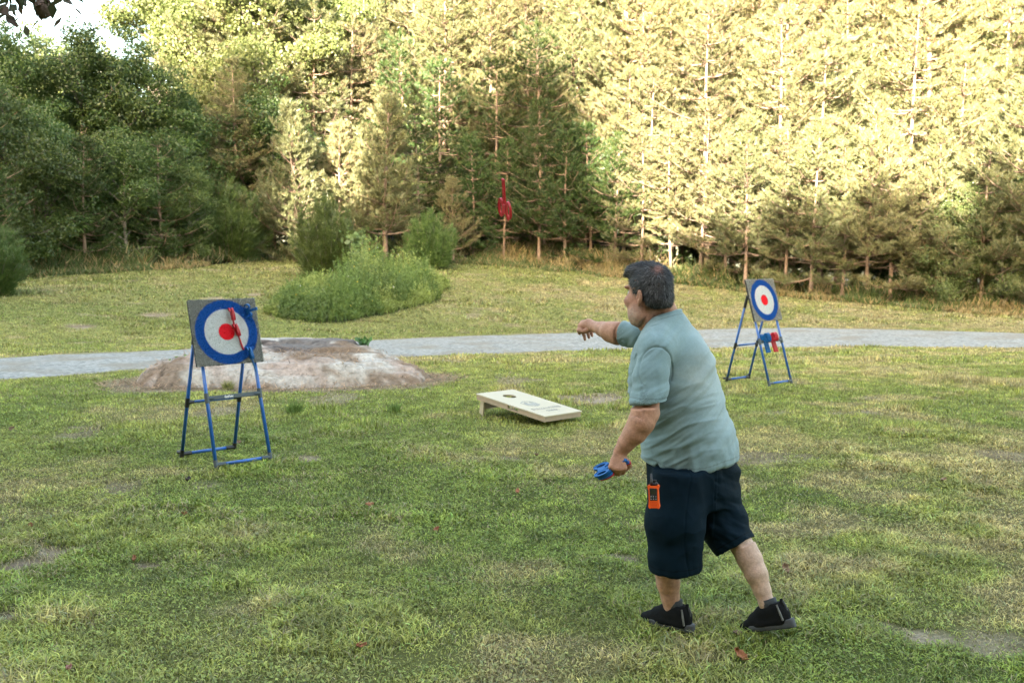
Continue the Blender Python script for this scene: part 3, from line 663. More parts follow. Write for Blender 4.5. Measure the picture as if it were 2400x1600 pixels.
def grass():
    rg = np.random.default_rng(9); VV3 = []; FF = []; CC = []; off = 0
    VV = []
    def zone(y0, y1, dens, L, W, curved, margin=1.32, wide=None):
        nonlocal off
        area = 0.5 * (y0 + y1) * (y1 - y0) * 2 * .5145 * margin + (y1 - y0) * .4; n = int(area * dens)
        y = np.sqrt(rg.uniform(y0 ** 2, y1 ** 2, n)); x = rg.uniform(-1, 1, n) * (y * .5145 * margin + .2)
        # clumping
        cl = fbm(x * 4.2, y * 4.2, 101, 3); m = bare(x, y); keep = rg.random(n) > np.clip(m * .80, 0, .97) 
        keep &= (road_mask(x, y) < -.04 + .25 * (rg.random(n) - .75)) & (y < treeline(x) + .6) & (rock(x, y) > -.12) & (island(x, y) > -.1)
        keep &= rg.random(n) < .6 + .9 * sstep(.25, .6, cl)
        x, y, cl = x[keep], y[keep], cl[keep]; n = len(x); z = ground(x, y) - .004
        tall = sstep(.56, .72, fbm(x * 1.3, y * 1.3, 111, 3)); c = lawn_color(x, y)
        sp = fbm(x * 7, y * 7, 121, 2); c = c * (.45 + 1.25 * sp)[:, None] * rg.uniform(.5, 1.6, (n, 1))
        straw = rg.random(n) < .05 + .8 * sstep(.35, .7, bare(x, y)) + .16 * sstep(.5, .65, fbm(x * 2.3, y * 2.3, 71, 3)); c = np.where(straw[:, None], np.array([.42, .35, .19]) * rg.uniform(.6, 1.2, (n, 1)), c)
        blue = (rg.random(n) < .10)[:, None]; c = np.where(blue, c * np.array([.75, 1.0, 1.1]), c)
        LL = L * (.75 + .6 * cl + 1.2 * tall) * (1 - .45 * sstep(.3, .7, bare(x, y))) * rg.uniform(.5, 1.3, n); WW = W * rg.uniform(.6, 1.5, n) * (1 + .25 * tall)
        # tufts share a splay centre so blades fan out
        a = rg.uniform(0, 6.283, n); sp_ = rg.uniform(.3, 1.6, n) * (1 - .35 * tall)
        hd = np.stack([np.cos(a), np.sin(a), 0 * a], -1); d = norm(hd * sp_[:, None] + np.array([0, 0, 1])); sd = norm(np.stack([-np.sin(a), np.cos(a), 0 * a], -1) + rdir(rg, n) * .5)
        b = np.stack([x, y, z], -1)
        if curved:
            V = np.empty((n, 5, 3)); h = sd * (WW / 2)[:, None]; mid = b + d * (LL * .55)[:, None]; d2 = norm(d + hd * .7 - np.array([0, 0, .45]))
            V[:, 0] = b - h * .7; V[:, 1] = b + h * .7; V[:, 2] = mid + h; V[:, 3] = mid - h; V[:, 4] = mid + d2 * (LL * .5)[:, None]
            i = np.arange(n)[:, None] * 5 + off
            FF.append(np.concatenate([i + [0, 1, 2], i + [0, 2, 3], i + [3, 2, 4]])); VV.append(V.reshape(-1, 3)); CC.append(np.repeat(c, 5, 0)); off += n * 5
        else:
            V, F = tris(b, d, sd, LL, WW * 1.3); FF.append(F + off); VV.append(V); CC.append(np.repeat(c, 3, 0)); off += len(V)
    zone(3.4, 6.5, 11000, .030, .0040, True)
    zone(6.5, 10, 6500, .031, .0055, True)
    zone(10, 16, 3400, .032, .009, False)
    zone(16, 27, 1100, .036, .016, False)
    zone(27, 45, 420, .05, .026, False)
    # clover and small round weeds near the camera
    n = 100000; y = np.sqrt(rg.uniform(3.4 ** 2, 11 ** 2, n)); x = rg.uniform(-1.25, 1.25, n) * (y * .5145)
    k = (fbm(x * 1.5, y * 1.5, 131, 3) > .44) & (bare(x, y) < .3) & (rock(x, y) > 0); x, y = x[k], y[k]; n = len(x); a = rg.uniform(0, 6.28, n)
    c0 = np.stack([x, y, ground(x, y) + rg.uniform(.008, .035, n)], -1); nr = norm(np.array([0, 0, 1]) + rdir(rg, n) * .7); d = norm(np.cross(nr, rdir(rg, n)))
    V, F = diamonds(c0, d, np.cross(nr, d), rg.uniform(.010, .026, n), rg.uniform(.008, .017, n)); 
    F3 = np.concatenate([F[:, [0, 1, 2]], F[:, [0, 2, 3]]]) + off
    cc = (lawn_color(x, y) * .62 + np.array([.05, .085, .012])) * rg.uniform(.55, 1.5, (n, 1))
    VV.append(V); FF.append(F3); CC.append(np.repeat(cc, 4, 0)); off += len(V)
    scatter_stuff('grass', np.concatenate(VV), np.concatenate(FF), M_GRASS, np.concatenate(CC))
grass()
# ------------------------------------------------------------------ rock, pine straw, fallen leaves
def make_rock():
    lo = np.array([RK[0][0] - 1.6, min(r[1] for r in RK) - 2]); hi = np.array([RK[2][0] + 1.9, max(r[1] for r in RK) + 2.4])
    X, Y = np.meshgrid(np.arange(lo[0], hi[0], .025), np.arange(lo[1], hi[1], .03)); d = rock(X, Y)
    yb = np.interp(X, [r[0] for r in RK], [r[1] for r in RK]); t = np.clip((Y - yb + 1.3) / 2.6, 0, 1)
    hmax = .09 + .40 * np.exp(-(np.abs((X - (RK[1][0] + .1)) / 1.55)) ** 3.2) * (.25 + .75 * sstep(.0, .7, t))
    e = 1 - np.exp(np.minimum(d, 0) / .08); h = hmax * e + .05 * np.exp(-((X - RK[0][0]) / .8) ** 2) * e
    n = fbm(X * 1.6 + Y * .5, Y * 3.2, 201, 5); r2 = 1 - np.abs(2 * fbm(X * .9, Y * 2.2 + X * .4, 211, 4) - 1)
    st = h + .16 * (n - .5) * e * 1.4 + .10 * (r2 - .7) * e; q = .075; f = st / q; k = np.floor(f); st2 = (k + sstep(.25, .75, f - k)) * q
    h = st * .3 + st2 * .7; h = h + .012 * (fbm(X * 9, Y * 12, 221, 3) - .5)
    Z = ground(X, Y) + np.where(d < .05, h, -.12 - .2 * np.clip(d, 0, 1)) - .015
    pale = np.array([.40, .375, .34]); pink = np.array([.34, .275, .235]); dark = np.array([.085, .07, .066]); brown = np.array([.19, .13, .085])
    c1 = sstep(.4, .62, fbm(X * 1.4, Y * 3, 231, 4))[..., None]; C = pale * (1 - c1) + pink * c1
    cz = np.exp(-((X - RK[1][0] - .25) / .75) ** 2 - ((Y - RK[1][1] - .25) / .5) ** 2)
    m = (sstep(.46, .56, fbm(X * 2.2 + 3, Y * 5, 241, 4) * .7 + cz * .42 - .08))[..., None]; C = C * (1 - m * .85) + dark * m * .85
    b = (sstep(.57, .66, fbm(X * 1.2 + 9, Y * 2.4, 251, 4) + .30 * (.35 - t) + .1 * sstep(0, 1, X - RK[1][0])) * .8)[..., None]; C = C * (1 - b) + brown * b
    g = (.75 + .5 * fbm(X * 14, Y * 20, 261, 3))[..., None]; C = C * g
    ck = np.abs(2 * fbm(X * .8 + Y * .7, Y * 1.9 - X * .3, 271, 4) - 1); ck = (1 - sstep(.0, .035, ck)) * .7; C = C * (1 - ck[..., None]); h = h - .03 * ck; Z = Z - .03 * ck
    ny, nx = X.shape; idx = np.arange(ny * nx).reshape(ny, nx); F = np.stack([idx[:-1, :-1], idx[:-1, 1:], idx[1:, 1:], idx[1:, :-1]], -1).reshape(-1, 4)
    kp = (d < .3).ravel()[F].any(1); F = F[kp]
    me = mesh_np('rock', np.stack([X, Y, Z], -1).reshape(-1, 3), F, [mat('rock_stone', (.4, .4, .4), .9, var=.35, scale=18, bump=.8, bscale=35, spec=.25, attr='col')], True, C.reshape(-1, 3))
    tag(link('rock', me), 'flat pale pinkish rock outcrop with dark stains behind the left target', 'rock')
    global rock_z
    def rock_z(x, y):
        j = int(np.clip((x - lo[0]) / .025, 0, nx - 1)); i = int(np.clip((y - lo[1]) / .03, 0, ny - 1)); return float(max(Z[i, j], ground(x, y)))
    # pine straw and twigs lying over its front edge
    rg = np.random.default_rng(12); n = 16000; x = rg.uniform(lo[0], hi[0], n); y = rg.uniform(lo[1], hi[1], n); dd = rock(x, y)
    k = (np.abs(dd - .05) < .5 * rg.random(n) + .05) & (y < np.interp(x, [r[0] for r in RK], [r[1] for r in RK]) + .2 + .5 * (x > RK[1][0])) | ((dd < 0) & (fbm(x * 1.2 + 9, y * 2.4, 251, 4) > .5) & (y < RK[1][1]))
    x, y = x[k], y[k]; n = len(x); i = np.clip(((y - lo[1]) / .03).astype(int), 0, ny - 1); j = np.clip(((x - lo[0]) / .025).astype(int), 0, nx - 1)
    z = np.maximum(Z[i, j], ground(x, y)) + rg.uniform(.0, .04, n); a = rg.uniform(0, 6.28, n); dr = norm(np.stack([np.cos(a), np.sin(a), rg.normal(size=n) * .3], -1))
    V, F = tris(np.stack([x, y, z], -1), dr, norm(np.cross(dr, np.array([0, 0, 1]) + rdir(rg, n) * .4)), rg.uniform(.06, .2, n), rg.uniform(.006, .014, n))
    c = np.array([.27, .18, .11]) * rg.uniform(.5, 1.9, (n, 1)); scatter_stuff('pine_straw', V, F, M_GRASS, np.repeat(c, 3, 0))
make_rock()
def tuft(px, py, lab, n, H, leafy, seed, col, name='grass_tuft', cat='plant', onrock=False):
    rg = np.random.default_rng(seed); g = G(px, py); z = rock_z(g[0], g[1]) if onrock else g[2]
    n_ = n; a = rg.uniform(0, 6.28, n); s = rg.uniform(.1, 1.2, n); d = norm(np.stack([np.cos(a) * s, np.sin(a) * s, np.ones(n)], -1))
    b = np.array([g[0], g[1], z]) + rg.normal(size=(n, 3)) * np.array([H * .22, H * .22, .005])
    if leafy:
        c = b + d * (H * rg.uniform(.2, 1, n))[:, None]; nr = norm(rdir(rg, n) * .8 + np.array([0, -.3, .6])); dd = norm(np.cross(nr, rdir(rg, n))); V, F = diamonds(c, dd, np.cross(nr, dd), leafy * rg.uniform(.6, 1.2, n), leafy * .6 * rg.uniform(.7, 1.2, n)); k = 4
    else:
        V, F = tris(b, d, norm(np.cross(d, rdir(rg, n))), H * rg.uniform(.5, 1.2, n), np.full(n, .008)); k = 3
    c = np.array(col) * rg.uniform(.65, 1.3, (n, 1))
    o = link(name, mesh_np(name, V, F, [M_GRASS], False, np.repeat(c, k, 0))); tag(o, lab, cat)
tuft(857, 878, 'dark green leafy sprout growing on the right part of the rock', 30, .16, .11, 1, (.07, .16, .04), 'leafy_sprout', onrock=True)
tuft(535, 912, 'yellow green grass tuft at the front of the rock between the target legs', 260, .13, 0, 2, (.26, .27, .09), onrock=True)
tuft(432, 868, 'leafy sprig at the left end of the rock beside the target board', 40, .25, .10, 3, (.12, .22, .05), 'leafy_sprout')
tuft(690, 968, 'long green grass tuft below the front edge of the rock', 300, .16, 0, 4, (.14, .22, .05))
tuft(925, 965, 'small green tuft under the right end of the rock', 200, .13, 0, 5, (.14, .22, .05))
def leaf(px, py, L, W, col, lab, seed, up=.01):
    rg = np.random.default_rng(seed); g = G(px, py); n, m = 9, 5; u = np.linspace(-1, 1, n)[:, None]; v = np.linspace(-1, 1, m)[None]
    prof = (1 - np.abs(u) ** 2.2) * (1 + .25 * np.sin(u * 9 + seed)); x = u * L / 2 + 0 * v; y = v * prof * W / 2
    z = .35 * W * np.abs(v) ** 1.5 + .25 * L * u ** 2 * .5 + .004 * rg.normal(size=(n, m)); a = rg.uniform(0, 6.28)
    V = np.stack([x * math.cos(a) - y * math.sin(a), x * math.sin(a) + y * math.cos(a), z + up], -1) + np.array([0, 0, .0])
    idx = np.arange(n * m).reshape(n, m); F = np.stack([idx[:-1, :-1], idx[1:, :-1], idx[1:, 1:], idx[:-1, 1:]], -1).reshape(-1, 4)
    tlt = rg.normal() * .35; ct, st = math.cos(tlt + .4), math.sin(tlt + .4); V = V.reshape(-1, 3); V = np.stack([V[:, 0], V[:, 1] * ct - V[:, 2] * st, V[:, 1] * st + V[:, 2] * ct], -1); V[:, 2] += .022
    o = link('fallen_leaf', mesh_np('fallen_leaf', V, F, [mat('dry_leaf', col, .8, var=.45, scale=60)], True)); o.location = tuple(g)
    md = o.modifiers.new('thick', 'SOLIDIFY'); md.thickness = .0015; tag(o, lab, 'leaf', 'fallen leaves on the lawn')
LV = [(1735, 1548, .09, .042, (.52, .21, .10), 'large orange brown leaf at the bottom edge below the raised shoe'), (1727, 1500, .05, .035, (.30, .21, .15), 'pale tan leaf just left of the raised shoe'),
 (867, 1193, .07, .045, (.50, .22, .12), 'orange leaf in the middle of the lawn left of the two hanging axes'), (1213, 1163, .09, .035, (.42, .17, .08), 'rusty leaf below the wooden throwing board'),
 (1023, 1251, .05, .03, (.50, .20, .12), 'small orange leaf right of the middle clump of grass'), (434, 1213, .05, .03, (.45, .2, .1), 'small rusty leaf below the left target'),
 (441, 1134, .09, .05, (.05, .035, .03), 'dark curled leaf just under the left target'), (74, 1243, .05, .035, (.35, .12, .06), 'reddish leaf near the left border'), (1258, 1075, .06, .04, (.3, .17, .12), 'brown leaf between the wooden board and the hanging hand'),
 (163, 1583, .04, .03, (.5, .25, .2), 'tiny pinkish leaf in the lower left corner'), (848, 1530, .06, .03, (.45, .17, .08), 'small rusty leaf in the foreground'), (316, 1322, .05, .03, (.45, .2, .1), 'small orange leaf on the bare patch at left')]
for i, q in enumerate(LV): leaf(q[0], q[1], q[2] * .8, q[3] * .8, tuple(c * .8 for c in q[4]), q[5], seed=i + 3)
for i, (px, py) in enumerate([(30, 1010), (560, 1045), (1840, 1345), (2210, 1135)]): leaf(px, py, .06, .04, (.3, .2, .13), ['brown leaf at the left border below the path', 'brown leaf inside the legs of the left target', 'brown leaf right of the bent leg', 'brown leaf on the right part of the lawn'][i], seed=40 + i)

# ------------------------------------------------------------------ axe throwing targets
M_TUBE = mat('blue_tube', (.012, .105, .40), .30, spec=.6, var=.3, scale=25); M_BLK = mat('black_plastic', (.012, .012, .014), .45); M_GRY = mat('grey_bar', (.035, .05, .06), .5)
M_BLUE = mat('blue_plastic', (.008, .125, .40), .38, spec=.4, var=.35, scale=60); M_RED = mat('red_plastic', (.42, .008, .02), .32, spec=.5); M_REDL = mat('red_plastic_pale', (.72, .05, .05), .4)
M_WHT = mat('white_print', (.75, .75, .75), .6)
M_BRIS = leafmat('bristles', (.1, .1, .1), (.1, .1, .1), .1, attr='col', objvar=0)
def text_mesh(body, size, M, m, name, parent, align='CENTER', depth=.0008, shear=0, xs=1.0, label=None):
    c = bpy.data.curves.new(name, 'FONT'); c.body = body; c.size = size; c.align_x = align; c.align_y = 'CENTER'; c.extrude = depth; c.shear = shear; c.offset = size * .012
    o = bpy.data.objects.new(name, c); COL.objects.link(o); bpy.context.view_layer.update()
    me = bpy.data.meshes.new_from_object(o.evaluated_get(bpy.context.evaluated_depsgraph_get())); bpy.data.objects.remove(o)
    S = Matrix.Diagonal((xs, 1, 1, 1)); me.transform(Matrix(M.tolist()) @ S); me.materials.clear(); me.materials.append(m); return link(name, me, parent)
SP = dict(w=.503, a=.351, b=.319, h=1.183, W=.621, t0=.702, t1=1.174, wt=.479)
def stand(x, y, th, lab, bdense=1):
    z = float(ground(x, y)) + .016; r = np.array([math.cos(th), math.sin(th), .015]); n = np.array([math.sin(th), -math.cos(th), 0]); u = np.array([0, 0, 1.]); o = np.array([x, y, z])
    T = empty('axe_target', tuple(o), lab, 'target')
    fr = lambda sg, t: o + sg * (SP['w'] + (SP['wt'] - SP['w']) * t) / 2 * r + n * SP['a'] * (1 - t) + u * SP['h'] * t
    re = lambda sg, t: o + sg * (SP['w'] + (SP['wt'] - SP['w']) * t) / 2 * r - n * SP['b'] * (1 - t) + u * SP['h'] * t - n * .03
    for f, nm in ((fr, 'front_frame'), (re, 'rear_frame')):
        isf = f is fr; top = 1.0 if isf else .985; tm = .48 if isf else .42; R0 = .0155
        for sg in (-1, 1):
            mb = MB(); mb.tube([f(sg, .012), f(sg, top)], R0, 14); leg = mb.build('leg', M_TUBE, T, True)
            mb = MB(); mb.tube([f(sg, -.012), f(sg, .05)], .0195, 12); mb.tube([f(sg, .018), f(sg, .018) - sg * r * .085], .018, 10)
            if not isf: mb.tube([f(sg, .03) - n * .0, f(sg, .03) - n * .05 - sg * r * -.02], .016, 8)
            mb.build('foot_joint', M_BLK if not isf else M_GRY, T)
            mb = MB(); mb.tube([f(sg, tm - .035), f(sg, tm + .035)], .0205, 12); c = f(sg, tm); mb.tube([c, c - sg * r * .06], [.022, .015], 10); mb.build('joint', M_BLK if not isf else M_GRY, T)
        mb = MB(); mb.tube([f(-1, .018) + r * .06, f(1, .018) - r * .06], .0145, 12); mb.build('foot_bar', M_TUBE, T, True)
        A, B = f(-1, tm), f(1, tm)
        if isf:
            L = np.linalg.norm(B - A); up = norm(u - n * .2); M = frame((A + B) / 2, (B - A) / L, up, np.cross((B - A) / L, up)); mb = MB(); mb.box(M, [-L / 2 + .02, -.018, -.008], [L / 2 - .02, .018, .010], .003); bar = mb.build('crossbar', M_GRY, T)
            SM = M @ frame([-.05, 0, .0112], [1, 0, 0], [0, 1, 0], [0, 0, 1]); text_mesh('EastPoint', .03, SM, M_WHT, 'lettering', bar, shear=.2, xs=.72); fbar = (M, L)
        else:
            mb = MB(); mb.tube([A, B], .013, 10); mb.build('crossbar', M_TUBE, T, True)
    for sg in (-1, 1):   # upper black sleeves of the rear legs
        mb = MB(); mb.tube([re(sg, .86), re(sg, 1.0)], .0205, 10); mb.tube([re(sg, .99), fr(sg, .99)], .016, 8); mb.build('hinge', M_BLK, T)
    ub = norm(u * SP['h'] - n * SP['a']); nb = np.cross(r / np.linalg.norm(r), ub); nb = nb / np.linalg.norm(nb)
    if nb @ n < 0: nb = -nb
    rr = norm(r); Ln = np.hypot(SP['h'], SP['a']); c = o + n * SP['a'] * (1 - (SP['t0'] + SP['t1']) / 2) + u * SP['h'] * (SP['t0'] + SP['t1']) / 2 + nb * .035
    Mb = frame(c, rr, ub, np.cross(rr, ub)); hh = (SP['t1'] - SP['t0']) * Ln / 2; hw = SP['W'] / 2
    mb = MB(); mb.box(Mb, [-hw, -hh, -.018], [hw, hh, .012], .004); bd = mb.build('board', mat('board_backing', (.025, .025, .027), .8), T)
    # bristle face: dense short fibres coloured in rings
    rg = np.random.default_rng(int(x * 10) + 50); N = int(52000 * bdense); X = rg.uniform(-hw, hw, N); Y = rg.uniform(-hh, hh, N); rad = np.hypot(X, Y + .005) + rg.normal(size=N) * .004
    cg = np.array([.44, .45, .42]); c = np.tile(cg, (N, 1)) * rg.uniform(.45, 1.5, (N, 1)); sh = rg.uniform(.8, 1.18, (N, 1))
    blue = np.array([.008, .12, .46]); wht = np.array([.76, .78, .78]); red = np.array([.70, .004, .018])
    c = np.where((rad < .287)[:, None], blue * sh, c); c = np.where((rad < .203)[:, None], wht * (.9 + .1 * sh), c); c = np.where((rad < .074)[:, None], red * sh, c)
    d = norm(np.stack([rg.normal(size=N) * .5, rg.normal(size=N) * .5 - .35, np.ones(N)], -1)); b = np.stack([X, Y, np.full(N, .010)], -1); sd = norm(np.cross(d, rdir(rg, N)))
    V, F = tris(b, d, sd, .012 * rg.uniform(.6, 1.2, N), .0055 * rg.uniform(.7, 1.3, N)); V = tr(Mb, V)
    link('bristle_face', mesh_np('bristle_face', V, F, [M_BRIS], False, np.repeat(c, 3, 0)), T)
    # solid coloured backing of the rings so no dark shows between fibres
    a = np.linspace(0, 2 * np.pi, 64, endpoint=False); circ = np.stack([np.cos(a), np.sin(a)], -1); off = np.array([0, -.005])
    for k, (ra, m_, zz) in enumerate([(.287, mat('ring_blue', (.008, .09, .38), .9), .0135), (.203, mat('ring_white', (.48, .5, .5), .9), .0145), (.074, mat('ring_red', (.66, .004, .015), .9), .0155)]):
        mb = MB(); mb.prism(Mb, circ * ra + off, .012, zz); mb.build('ring', m_, T)
    mb = MB(); sq = np.array([[-hw + .003, -hh + .003], [hw - .003, -hh + .003], [hw - .003, hh - .003], [-hw + .003, hh - .003]]); mb.prism(Mb, sq, .012, .0128); mb.build('carpet', mat('carpet_grey', (.2, .2, .19), .95, var=.5, scale=90), T)
    return dict(M=Mb, r=rr, u=ub, n=nb, c=Mb[:3, 3], bar=fbar, hw=hw, hh=hh)
SL = stand(-2.534, 8.719, .724, 'blue framed bullseye target with throwing axes stuck in its board, in front of the rock', 1)
SR = stand(3.383, 13.585, .705, 'blue framed bullseye target by the path, empty board, axes hung on its crossbar', .8)
def axe_parts():
    a = np.linspace(0, 2 * np.pi, 36, endpoint=False); mb = MB(); E = np.eye(4)
    for s in (-1, 1):
        ex = np.sign(np.cos(a)) * np.abs(np.cos(a)) ** .9; oy = np.sin(a) * (1 + .0 * a)
        out = np.stack([s * .043 + ex * .030, oy * (.064 - .012 * (ex * -s + 1) / 2 * 2 * .5)], -1); inn = np.stack([s * .045 + ex * .0135, oy * .040], -1)
        if s < 0: out = out; inn = inn
        mb.ring(E, out, inn, -.0045, .0045)
        rim_o = np.stack([s * .043 + ex * .0315, oy * .0655], -1); rim_i = np.stack([s * .043 + ex * .0265, oy * .059], -1); mb.ring(E, rim_o, rim_i, -.0075, .0075)
    mb.box(E, [-.018, -.034, -.0072], [.018, .034, .0072], .004); head = mb
    hb = MB(); w = .0105
    for y0, y1 in ((-.20, -.034),):
        for sx in (-1, 1): hb.box(E, [sx * w - .0028, y0, -.0055], [sx * w + .0028, y1, .0055], .0015)
        hb.box(E, [-w + .002, y0, -.0022], [w - .002, y1, .0022])
    for k in range(7): hb.box(E, [-w + .002, -.19 + k * .022, -.004], [w - .002, -.186 + k * .022, .004])
    hb.box(E, [-.017, -.215, -.0062], [.017, -.198, .0062], .004)
    return head, hb
_h, _b = axe_parts(); AXE = {}
for nm, m_ in (('blue', M_BLUE), ('red', M_RED)): AXE[nm] = (_h.me('head_' + nm, m_), _b.me('handle_' + nm, m_))
def axe(col, pos, xd, yd, lab, group=None, s=1.0):
    xd = norm(np.array(xd, float)); yd = np.array(yd, float); yd = norm(yd - xd * (xd @ yd)); zd = np.cross(xd, yd)
    o = empty('throwing_axe', (0, 0, 0), lab, 'toy axe', group); M = frame(pos, xd * s, yd * s, zd * s); o.matrix_world = Matrix(M.tolist())
    for nm, me in zip(('head', 'handle'), AXE[col]):
        c = bpy.data.objects.new(nm, me); COL.objects.link(c); c.parent = o
    return o
def on_board(S, px, py):
    q = P(px, py, 1.0) - np.array([0, 0, CAMH]); t = ((S['c'] + S['n'] * .012 - np.array([0, 0, CAMH])) @ S['n']) / (q @ S['n']); return np.array([0, 0, CAMH]) + q * t
SX = np.array([1., 0, 0]); SU = np.array([0, 0, 1.])
for col, px, py, mode, lab in [('red', 538, 739, 0, 'red toy axe stuck in the blue and white rings, upper one on the left target'), ('red', 549, 776, 1, 'red toy axe stuck beside the bullseye with its handle hanging down'),
    ('blue', 581, 830, 2, 'blue toy axe hooked in the lower right corner of the left target'), ('blue', 577, 731, 3, 'blue toy axe at the upper right corner of the left target, handle pointing out')]:
    p = on_board(SL, px, py); v = norm(np.array([0, 0, CAMH]) - p); sx = norm(np.cross(SU, v)); su = np.cross(v, sx)
    if mode < 3: Yv = su * .86 - sx * [.34, .44, .42][mode] - v * .35; Xv = v * .93 + sx * .34; pp = p + SL['n'] * .045
    else: Yv = -(v * .86 + sx * .42 + su * .05); Xv = su * .93 - sx * .26; pp = p + SL['n'] * .035
    axe(col, pp, Xv, Yv, lab, 'toy axes on the left target', .86)
Mr, Lr = SR['bar']
for i in range(8):
    s = -.175 + i * .021 + (.085 if i > 3 else 0); p = (Mr @ np.array([s, .045, .012, 1]))[:3]
    nme = 'blue' if i < 4 else 'red'; k = i % 4
    axe(nme, p, np.array(SR['n']) * .9 + SR['r'] * (.35 if i < 4 else .25), np.array([0, 0, 1.]) + SR['r'] * -.1, '%s %s toy axe hung on the crossbar of the right target' % (['leftmost', 'second', 'third', 'rightmost'][k], nme), 'toy axes on the crossbar of the right target', .95)
# the thrown one in the air, handle up
axe('red', P(1183, 490, 6.0), (.55, -.75, -.34), (.0, .50, -.86), 'red toy axe flying in mid air before the dark pines', None, .9)

# ------------------------------------------------------------------ wooden bag-toss board
def at_z(px, py, z):
    q = P(px, py, 1.0) - np.array([0, 0, CAMH]); return np.array([0, 0, CAMH]) + q * ((z - CAMH) / q[2])
def toss_board():
    gz = float(ground(.2, 10.9)); Bc = at_z(1263, 978, gz + .105); Rc = at_z(1351, 964, gz + .105); Tc = at_z(1216, 911, gz + .25); Lc = at_z(1130, 920, gz + .25)
    xa = norm((Rc - Bc) + (Tc - Lc)); ya = ((Tc + Lc) - (Rc + Bc)) / 2; Wd = (np.linalg.norm(Rc - Bc) + np.linalg.norm(Tc - Lc)) / 2; ya = ya - xa * (xa @ ya); Ln = np.linalg.norm(ya); ya = ya / Ln; za = np.cross(xa, ya)
    print('BOARD', Wd, Ln, np.linalg.norm(Rc - Bc), np.linalg.norm(Tc - Lc))
    c = (Bc + Rc + Tc + Lc) / 4; M = frame(c, xa, ya, za); hw, hl = Wd / 2, Ln / 2
    T = empty('bag_toss_board', (c[0], c[1], gz), 'cream wooden bag toss board with round hole and grey lettering on the lawn', 'game board')
    mw = mat('painted_wood', (.42, .365, .262), .5, var=.06, scale=6, bump=.1, bscale=60); ms = mat('raw_wood', (.36, .28, .20), .7, var=.25, scale=12)
    hc = np.array([0, hl - .235]); rh = .078; a = np.linspace(0, 2 * np.pi, 96, endpoint=False); inn = np.stack([np.cos(a), np.sin(a)], -1) * rh + hc
    out = []
    for t in a:
        dx, dy = math.cos(t), math.sin(t); ks = []
        if abs(dx) > 1e-9: ks.append(((hw if dx > 0 else -hw) - hc[0]) / dx)
        if abs(dy) > 1e-9: ks.append(((hl if dy > 0 else -hl) - hc[1]) / dy)
        k = min(ks); out.append(hc + k * np.array([dx, dy]))
    out = np.array(out)
    for sx in (-1, 1):
        for sy in (-1, 1): out[np.argmin(np.hypot(out[:, 0] - sx * hw, out[:, 1] - sy * hl))] = (sx * hw, sy * hl)
    mb = MB(); mb.ring(M, out, inn, -.012, 0); mb.build('top_panel', mw, T)
    e = .008; mb = MB()
    for s in (-1, 1):
        x0 = s * (hw - e); x1 = s * (hw - e - .019)
        if s < 0:   # side with a hand slot: two rails and a gap
            mb.box(M, [min(x0, x1), -hl + e, -.064], [max(x0, x1), -.13, -.0125]); mb.box(M, [min(x0, x1), .03, -.064], [max(x0, x1), hl - e, -.0125]); mb.box(M, [min(x0, x1), -.13, -.064], [max(x0, x1), .03, -.045])
        else: mb.box(M, [min(x0, x1), -hl + e, -.064], [max(x0, x1), hl - e, -.0125])
    mb.build('side_rail', ms, T)
    for s in (-1, 1):
        mb = MB(); mb.box(M, [-hw + e + .0195, s * (hl - e) - (.019 if s > 0 else 0), -.064], [hw - e - .0195, s * (hl - e) + (0 if s > 0 else .019), -.0125]); mb.build('end_rail', ms, T)
    for s in (-1, 1):
        top = (M @ np.array([s * (hw - .048), hl - .07, -.05, 1]))[:3]; bot = top.copy(); bot[2] = gz - .01; bot[:2] -= ya[:2] * -.03
        zz = norm(top - bot); L = np.linalg.norm(top - bot); mb = MB(); xx = norm(xa - zz * (xa @ zz)); mb.box(frame(bot, xx, np.cross(zz, xx), zz), [-.011, -.032, 0], [.011, .032, L + .01], .004); mb.build('leg', mw, T)
    A = (M @ np.array([-hw + .07, hl - .07, -.2, 1]))[:3]; B = (M @ np.array([hw - .07, hl - .07, -.2, 1]))[:3]; A[2] = B[2] = gz + .12; A[:2] += ya[:2] * .01; B[:2] += ya[:2] * .01
    mb = MB(); mb.box(frame((A + B) / 2, xa, np.cross([0, 0, 1.], xa), np.array([0, 0, 1.])), [-np.linalg.norm(B - A) / 2, -.009, -.045], [np.linalg.norm(B - A) / 2, .009, .045]); mb.build('leg_brace', ms, T)
    mi = mat('grey_print', (.27, .265, .235), .7); mi2 = mat('pale_print', (.42, .41, .36), .7)
    F = lambda x, y: M @ frame([x, y, .0012], [1, 0, 0], [0, 1, 0], [0, 0, 1])
    text_mesh('STILLWATERS', .088, F(.0, -.275), mi, 'lettering', T, xs=.80); text_mesh('CREEK', .07, F(.0, -.365), mi, 'lettering', T, xs=.9)
    for (x0, x1, y) in [(-.235, -.12, -.365), (.12, .235, -.365), (-.13, .13, -.425), (-.235, -.15, -.205), (.15, .235, -.205)]:
        mb = MB(); mb.box(M, [x0, y - .002, .0005], [x1, y + .002, .0014]); mb.build('print_line', mi2, T)
    # badge emblem: hexagon frame, hills, tree and bank
    hx = lambda r, sy=1.0: np.array([[math.cos(k * math.pi / 3 + math.pi / 6) * r, math.sin(k * math.pi / 3 + math.pi / 6) * r * sy] for k in range(6)])
    Mc = F(-.03, -.06); e0 = MB(); e0.ring(Mc, hx(.108, 1.12), hx(.094, 1.12), -.0004, .0003)
    e0.prism(Mc, [(-.088, -.045), (.088, -.045), (.088, -.018), (.04, .012), (.015, -.008), (-.035, .03), (-.088, -.01)], -.0004, .00045)
    e0.prism(Mc, [(-.06, -.092), (.06, -.092), (.078, -.06), (-.078, -.06)], -.0004, .0005)
